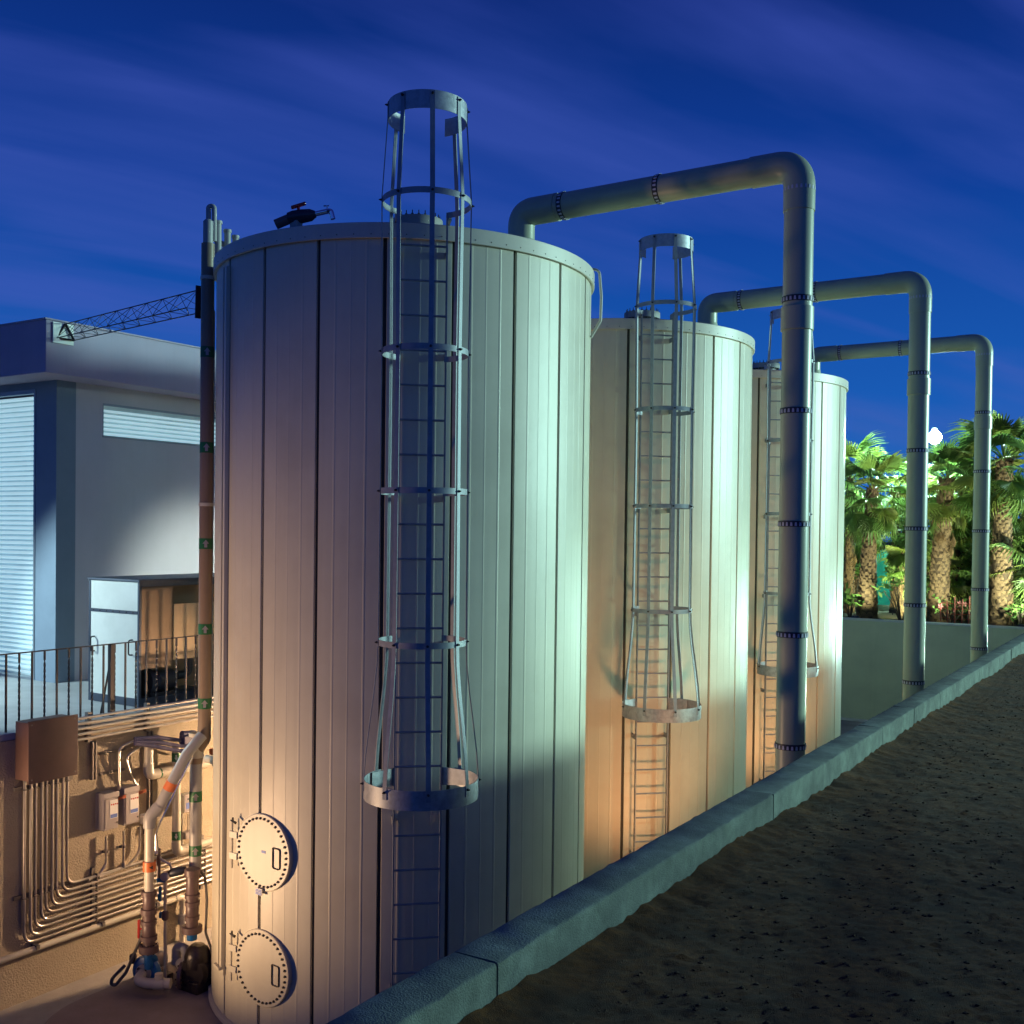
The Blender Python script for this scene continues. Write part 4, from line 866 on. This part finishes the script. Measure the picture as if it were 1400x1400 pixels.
def palm(px, Y, h, rb, rt, nf, seed, label, petl=1.0, skirt=0, lean=(0, 0), sz=1.0, group='palms behind the end wall', boots=True):
    rd = random.Random(seed); base_ = onY(px, 845, Y); base_[2] = GARD
    t_ = thing('fan_palm', label, 'palm', base_, group)
    b, pts, rs_ = trunk_mesh(h, rb, rt, rd, lean)
    tk_ = obj('trunk', b, 'bark', t_, loc=(0, 0, 0))
    if boots: stuff(obj('leaf_bases', boots_mesh(pts, rs_, h, rd), 'boot', tk_, loc=(0, 0, 0), sharp=0))
    top = pts[-1]
    for k in range(nf):
        u = (k+.5)/nf; el = 80-150*u**1.1; az = k*137.5+rd.uniform(-18, 18)
        me_ = FM[rd.randrange(6)]
        o = obj('frond', me_, None, t_, loc=tuple(top+np.array([0, 0, -.12*u])))
        s = sz*rd.uniform(.85, 1.15)*(1-.1*(u < .15)); o.scale = (s*petl, s, s)
        o.rotation_euler = Matrix.Rotation(R_(az), 3, 'Z').to_4x4().to_3x3().to_euler() if False else (R_(rd.uniform(-20, 20)), R_(-el), R_(az))
    for k in range(skirt):
        u = rd.random(); az = rd.uniform(0, 360); zz_ = h*(1-.5*u)
        i = min(len(pts)-1, int(zz_/h*(len(pts)-1)))
        o = obj('dry_frond', DM[k % 2], None, t_, loc=tuple(pts[i]+np.array([0, 0, -.05])))
        s = rd.uniform(.7, 1.1); o.scale = (s, s*.7, s); o.rotation_euler = (R_(rd.uniform(-25, 25)), R_(rd.uniform(62, 80)), R_(az))
    return t_
def hz_at(px, py, Y): return float(onY(px, py, Y)[2])-GARD
palm(1185, 20.9, hz_at(1188, 668, 20.9), .29, .15, 24, 1, 'slim fan palm nearest the tanks with a clean patterned trunk', skirt=3, lean=(.1, 0), sz=1.0)
palm(1283, 21.3, hz_at(1290, 655, 21.3), .30, .19, 26, 2, 'shaggy fan palm just right of the middle riser pipe', skirt=14, lean=(.15, 0), sz=1.05)
palm(1368, 21.0, hz_at(1366, 628, 21.0), .32, .2, 30, 3, 'tallest fan palm with a dry frond skirt right of the last riser pipe', skirt=20, lean=(0, .1), sz=1.15)
palm(1345, 22.2, hz_at(1345, 690, 22.2), .30, .2, 16, 4, 'stout dark palm trunk hidden behind the last riser pipe', skirt=10)
BP = [(1160, 23.5, 655, 'fan palm crown half hidden by the farthest tank edge'), (1225, 24.5, 668, 'fan palm with drooping dark crown left of the middle riser pipe'), (1238, 23, 722, 'low fan palm spreading behind the middle riser pipe'), (1318, 23.4, 672, 'fan palm crown between the two far riser pipes'), (1312, 23, 735, 'low pale fan palm between the two far riser pipes'), (1395, 23, 700, 'fan palm crown at the right edge behind the tall palm'), (1404, 21.4, 765, 'low dark fan palm at the far right edge'), (1275, 25.5, 690, 'distant fan palm behind the shaggy one'), (1340, 26, 710, 'distant low fan palm behind the last riser pipe'), (1172, 26, 712, 'distant fan palm behind the slim trunk'), (1425, 22, 640, 'fan palm just past the right edge reaching into view'),
      (1266, 22.7, 768, 'low fan palm between the middle riser pipe and the shaggy trunk'), (1308, 22.6, 775, 'lowest fan palm behind the orange netting'), (1326, 23.6, 755, 'low fan palm just left of the last riser pipe'), (1385, 22.6, 780, 'low fan palm at the foot of the tallest palm')]
for i, (px, Y, py, lb) in enumerate(BP):
    low_ = py > 728; palm(px, Y, max(.35, hz_at(px, py, Y)), .17, .11, 20 if low_ else 17, 40+i, lb, sz=.95 if low_ else 1.05, lean=(random.uniform(-.15, .15), 0), skirt=2 if low_ else 6, boots=not low_)

def leafmass(n, cen, rad, size, rd, flat=.6):
    b = MB()
    for k in range(n):
        while True:
            q = np.array([rd.uniform(-1, 1) for _ in range(3)])
            if q@q < 1: break
        q = q*(.55+.45*rd.random()); p = np.array(cen)+q*np.array(rad)
        d1 = np.array([rd.gauss(0, 1), rd.gauss(0, 1), rd.gauss(0, flat)]); d1 /= np.linalg.norm(d1)
        d2 = np.cross(d1, [rd.gauss(0, 1), rd.gauss(0, 1), rd.gauss(0, 1)]); d2 /= np.linalg.norm(d2); s = size*rd.uniform(.6, 1.3)
        b.add([p, p+d1*s*.5+d2*s*.24, p+d1*s, p+d1*s*.5-d2*s*.24], [(0, 1, 2, 3)])
    return b
def shrub(px, Y, h, wid, label, seed, nst=6, nl=90, size=.16, flowers=0):
    rd = random.Random(seed); c = onY(px, 845, Y); c[2] = GARD; t_ = thing('shrub', label, 'shrub', c, 'shrubs under the palms'); lf = MB(); st = MB(); fl_ = MB()
    for s in range(nst):
        a = rd.uniform(0, 2*PI); top = np.array([math.cos(a)*wid*rd.uniform(.3, 1), math.sin(a)*wid*rd.uniform(.3, 1), h*rd.uniform(.7, 1)])
        mid = top*.5+np.array([0, 0, .08*h]); st.tube([(0, 0, -.02), mid, top], [.022, .016, .009], 5, cap=False)
        q = leafmass(nl//nst, top, (.24, .24, .2), size, rd); lf.add(q.v, q.f)
    obj('stems', st, 'stem', t_, loc=(0, 0, 0)); stuff(obj('leaves', lf, 'leaf', t_, loc=(0, 0, 0), sharp=0))
    for k in range(flowers):
        a = rd.uniform(0, 2*PI); p = np.array([wid*.9*math.cos(a), wid*.9*math.sin(a)-.1, h*rd.uniform(.6, 1.)])
        f_ = MB()
        for q in range(5):
            g = 2*PI*q/5; f_.add([p, p+np.array([.05*math.cos(g-.4), -.02, .05*math.sin(g-.4)]), p+np.array([.085*math.cos(g), -.03, .085*math.sin(g)]), p+np.array([.05*math.cos(g+.4), -.02, .05*math.sin(g+.4)])], [(0, 1, 2, 3)])
        obj('flower', f_, 'petal', t_, loc=(0, 0, 0), sharp=0)
shrub(1232, 20.4, 1.15, .5, 'leafy bare stemmed shrub left of the middle riser pipe', 1, 7, 110, .17)
shrub(1300, 20.5, .62, .4, 'low shrub with pink flowers between the two far riser pipes', 2, 6, 90, .13, 4)
shrub(1322, 20.7, .6, .35, 'low pink flowering shrub beside the last riser pipe', 3, 6, 80, .13, 3)
shrub(1255, 21.5, 1.0, .5, 'bushy shrub right behind the middle riser pipe', 4, 6, 110, .16)
shrub(1162, 20.6, .7, .3, 'spiky shrub beside the farthest tank edge', 5, 5, 40, .3)
shrub(1395, 20.5, .6, .4, 'low shrub at the foot of the tallest palm', 6, 6, 80, .16)
for i_, (px, Y, h_, lb) in enumerate(((1240, 24.2, 1.5, 'tall bushy shrub behind the middle riser pipe'), (1300, 24.0, 1.7, 'tall bushy shrub filling the gap right of the shaggy trunk'), (1326, 23.2, 1.5, 'tall bushy shrub just left of the last riser pipe'), (1350, 23.6, 1.8, 'tall bushy shrub behind the last riser pipe'), (1392, 23.4, 1.6, 'tall bushy shrub right of the tallest palm'), (1168, 24.4, 1.5, 'tall bushy shrub beside the farthest tank edge'))):
    shrub(px, Y, h_, .75, lb, 30+i_, 11, 420, .2)
# teal windscreen fence
fy_ = 28.; fe = thing('windscreen_fence', 'teal fabric windscreen fence behind the palm trunks', 'fence', (1, fy_, GARD))
xs_ = np.linspace(-9, 12, 85); b = MB(); vs = []
zr_ = np.linspace(0, 1.9, 13)
for x in xs_:
    for z in zr_: vs.append((x, fy_+.06*math.sin(x*2.2+z*1.5)+.02*math.sin(z*24+x), GARD+z+.02*math.sin(x*1.7)))
k = len(zr_); b.add(vs, [(i*k+j, (i+1)*k+j, (i+1)*k+j+1, i*k+j+1) for i in range(len(xs_)-1) for j in range(k-1)])
obj('screen', b, 'screen', fe)
for x in np.arange(-8.6, 12, 2.2): obj('post', MB().tube([(x, fy_+.12, GARD), (x, fy_+.12, GARD+1.98)], .03, 8), 'pole', fe)
# orange safety net
ny_ = 20.1; na = float(onY(1287, 830, ny_)[0]); nb_ = float(onY(1334, 830, ny_)[0])
ne = thing('safety_net', 'rusty orange safety netting on stakes between the two far riser pipes', 'netting', (na, ny_, GARD))
for i in range(6):
    x = na+(nb_-na)*i/5; obj('stake', MB().tube([(x, ny_, GARD), (x+random.uniform(-.03, .03), ny_, GARD+random.uniform(.6, .85))], .018, 6), 'net', ne)
for j in range(5):
    z = GARD+.12+.13*j; obj('net_band', MB().tube([(na+(nb_-na)*u, ny_+.02*math.sin(u*9+j), z-.03*math.sin(u*PI)) for u in np.linspace(0, 1, 12)], .009, 5), 'net', ne)
# far tree mass and a dark far building
rd = random.Random(5); b = MB()
for k in range(46):
    x = -14+44*k/45+rd.uniform(-.6, .6); y = 46+rd.uniform(-3, 3); z = GARD+rd.uniform(.8, 2.6)
    q = leafmass(90, (x, y, z), (1.3, 1.2, 1.3), .5, rd); b.add(q.v, q.f)
o = stuff(obj('tree_belt', b, 'darkleaf', sharp=0)); tag(o, 'dark belt of distant trees behind the windscreen fence', 'trees')
fb = thing('far_building', 'dark distant building with a few lit windows behind the palms', 'building', (20, 80, GARD))
obj('wall', MB().box(4, 46, 80, 92, 0, 7.2), 'far', fb); obj('roof', MB().box(3.6, 46.4, 79.7, 92.3, 7.2, 7.6), 'far', fb)
for x, z in ((9, 5.2), (15, 5.2), (21, 5.4), (27, 4.4), (12, 3.9)): obj('window', MB().box(x, x+.6, 79.93, 79.99, z, z+.7), 'farlit', fb)

# ------------------------------------------------------------------ lamps
COOL = (.58, 1.0, .88); WARM = (1.0, .63, .35); ORNG = (1.0, .46, .18)
def pole_lamp(px, py, Y, power, label, r=.16):
    p = onY(px, py, Y); t_ = thing('lamp_post', label, 'lamp', (p[0], p[1], GARD), 'garden lamp posts')
    obj('pole', MB().tube([(p[0], p[1]+r*1.1, GARD), (p[0], p[1]+r*1.1, p[2]+r+.05)], [.06, .04], 10), 'pole', t_)
    obj('lamp_head', MB().lathe([(0, r+.09), (r*.35, r+.08), (r*.5, r+.02), (r*.4, r*.93), (0, r*.93)], 20, p), 'pole', t_)
    obj('lens', MB().lathe([(r*math.sin(PI*q/12), -r*math.cos(PI*q/12)) for q in range(13)], 24, p), 'lamp', t_)
    light('lamp_light', (p[0], p[1]-r-.15, p[2]), COOL, power, .12, t_)
pole_lamp(1278, 598, 25.0, 4200, 'brightest lamp post shining right beside the middle riser pipe', .2)
pole_lamp(1197, 640, 27.0, 3000, 'smaller lamp post glowing through the slim palm crown', .16)
# tall yard floodlight beyond the right edge
fp = np.array([40., 33.5, 11.3])
fl2 = thing('floodlight_mast', 'tall floodlight mast lighting the tanks from beyond the right edge', 'lamp', (fp[0], fp[1], GZ))
obj('mast', MB().tube([(fp[0], fp[1], GZ), (fp[0], fp[1], fp[2]+.6)], [.18, .09], 12), 'pole', fl2)
obj('lamp_head', MB().box(fp[0]+.1, fp[0]+.4, fp[1]-1, fp[1]+1, fp[2]-.4, fp[2]+.4), 'pole', fl2)
light('flood_light', (fp[0]-.6, fp[1]-.4, fp[2]), COOL, 104000, 2.2, fl2)
def flood(loc, aim, color, power, spot, label, rad=.06, blend=.6, grp='small yard floodlights'):
    t_ = thing('floodlight', label, 'lamp', loc, grp); d_ = np.array(aim, float)-np.array(loc, float); d_ /= np.linalg.norm(d_)
    s_ = np.cross(d_, Zv); s_ /= np.linalg.norm(s_); u_ = np.cross(s_, d_); c = np.array(loc, float)
    obj('housing', MB().obox(c-d_*.08, d_*.05, s_*.1, u_*.07), 'machine', t_, bevel=.01)
    obj('lens', MB().obox(c-d_*.027, d_*.002, s_*.085, u_*.055), 'lampwarm' if color[2] < .6 else 'white', t_)
    obj('bracket', MB().tube([c-d_*.1, c-d_*.1-Zv*.12], .015, 8), 'machine', t_)
    light('flood_beam', tuple(c+d_*.03), color, power, rad, t_, spot, aim, blend)
flood((-2.78, -4.9, .6), (.2, 0, 3.3), WARM, 980, 72, 'warm wall floodlight on the retaining wall past the left edge', .16, .75)
flood((-1.35, 2.35, 1.75), (-2.9, -1.1, .8), WARM, 1400, 112, 'warm floodlight hidden in the gap between the nearest and middle tanks')
flood((3.5, .9, .3), (.7, 3.3, 3.0), ORNG, 430, 66, 'orange uplight on the yard floor in front of the middle tank', .32)
flood((3.5, .9+TS, .3), (.7, 3.3+TS, 3.0), ORNG, 430, 66, 'orange uplight on the yard floor in front of the farthest tank', .32)
for px_, lb_ in ((1172, 'small garden uplight below the slim palm'), (1262, 'small garden uplight below the shaggy palm'), (1400, 'small garden uplight below the tallest palm')):
    g_ = onY(px_, 845, 19.85); flood((g_[0], 19.75, 2.62), (g_[0]+.3, 22.0, 6.0), (.9, 1., .7), 240, 100, lb_, .06, .8, 'garden uplights')
for px_, lb_ in ((1222, 'added fill uplight hidden deep among the low palms behind the slim trunk'), (1290, 'added fill uplight hidden deep among the palms by the last riser pipe')):  # hidden fill lamps added to brighten the rear foliage
    g_ = onY(px_, 845, 21.6); flood((g_[0], 21.5, 2.75), (g_[0]-.2, 24.0, 4.6), (.9, 1., .62), 650, 140, lb_, .08, .8, 'garden uplights')
flood((-2.95, 3.3, 3.15), (FX, 2.75, 3.45), (.85, 1.0, .88), 560, 62, 'pale floodlight on the deck edge behind the nearest tank', .2, .55)
flood((4.85, 2.9, 3.0), (.2, 1.9, 3.4), (.64, 1., .72), 130, 165, 'added cool fill light hidden behind the kerb wall beside the middle tank', .12, .4)  # hidden fill added to lift the lower right of the tanks
flood((4.85, 2.9+TS, 3.0), (.2, 1.9+TS, 3.4), (.64, 1., .72), 90, 165, 'added cool fill light hidden behind the kerb wall beside the farthest tank', .12, .4)  # same added fill, one tank further along
flood((4.9, 17.6, 2.5), (.8, 3, 2.2), COOL, 1500, 70, 'cool wall light on the kerb wall at the far end of the yard', .12, .5)
flood((4.6, 19.0, 3.0), (1.2, 22.5, 5.6), (.88, 1., .74), 1500, 84, 'unseen floodlight added on the kerb wall end as front fill for the palms', .1, .6)  # added out of view to brighten the palms from the front
flood((-7.4, -3.3, 5.3), (-4.7, -.4, 2.7), (.72, .98, 1.0), 1100, 74, 'cool floodlight over the deck past the left edge', .1, .6)

for o in bpy.data.objects:
    if '_l' in o: del o['_l']
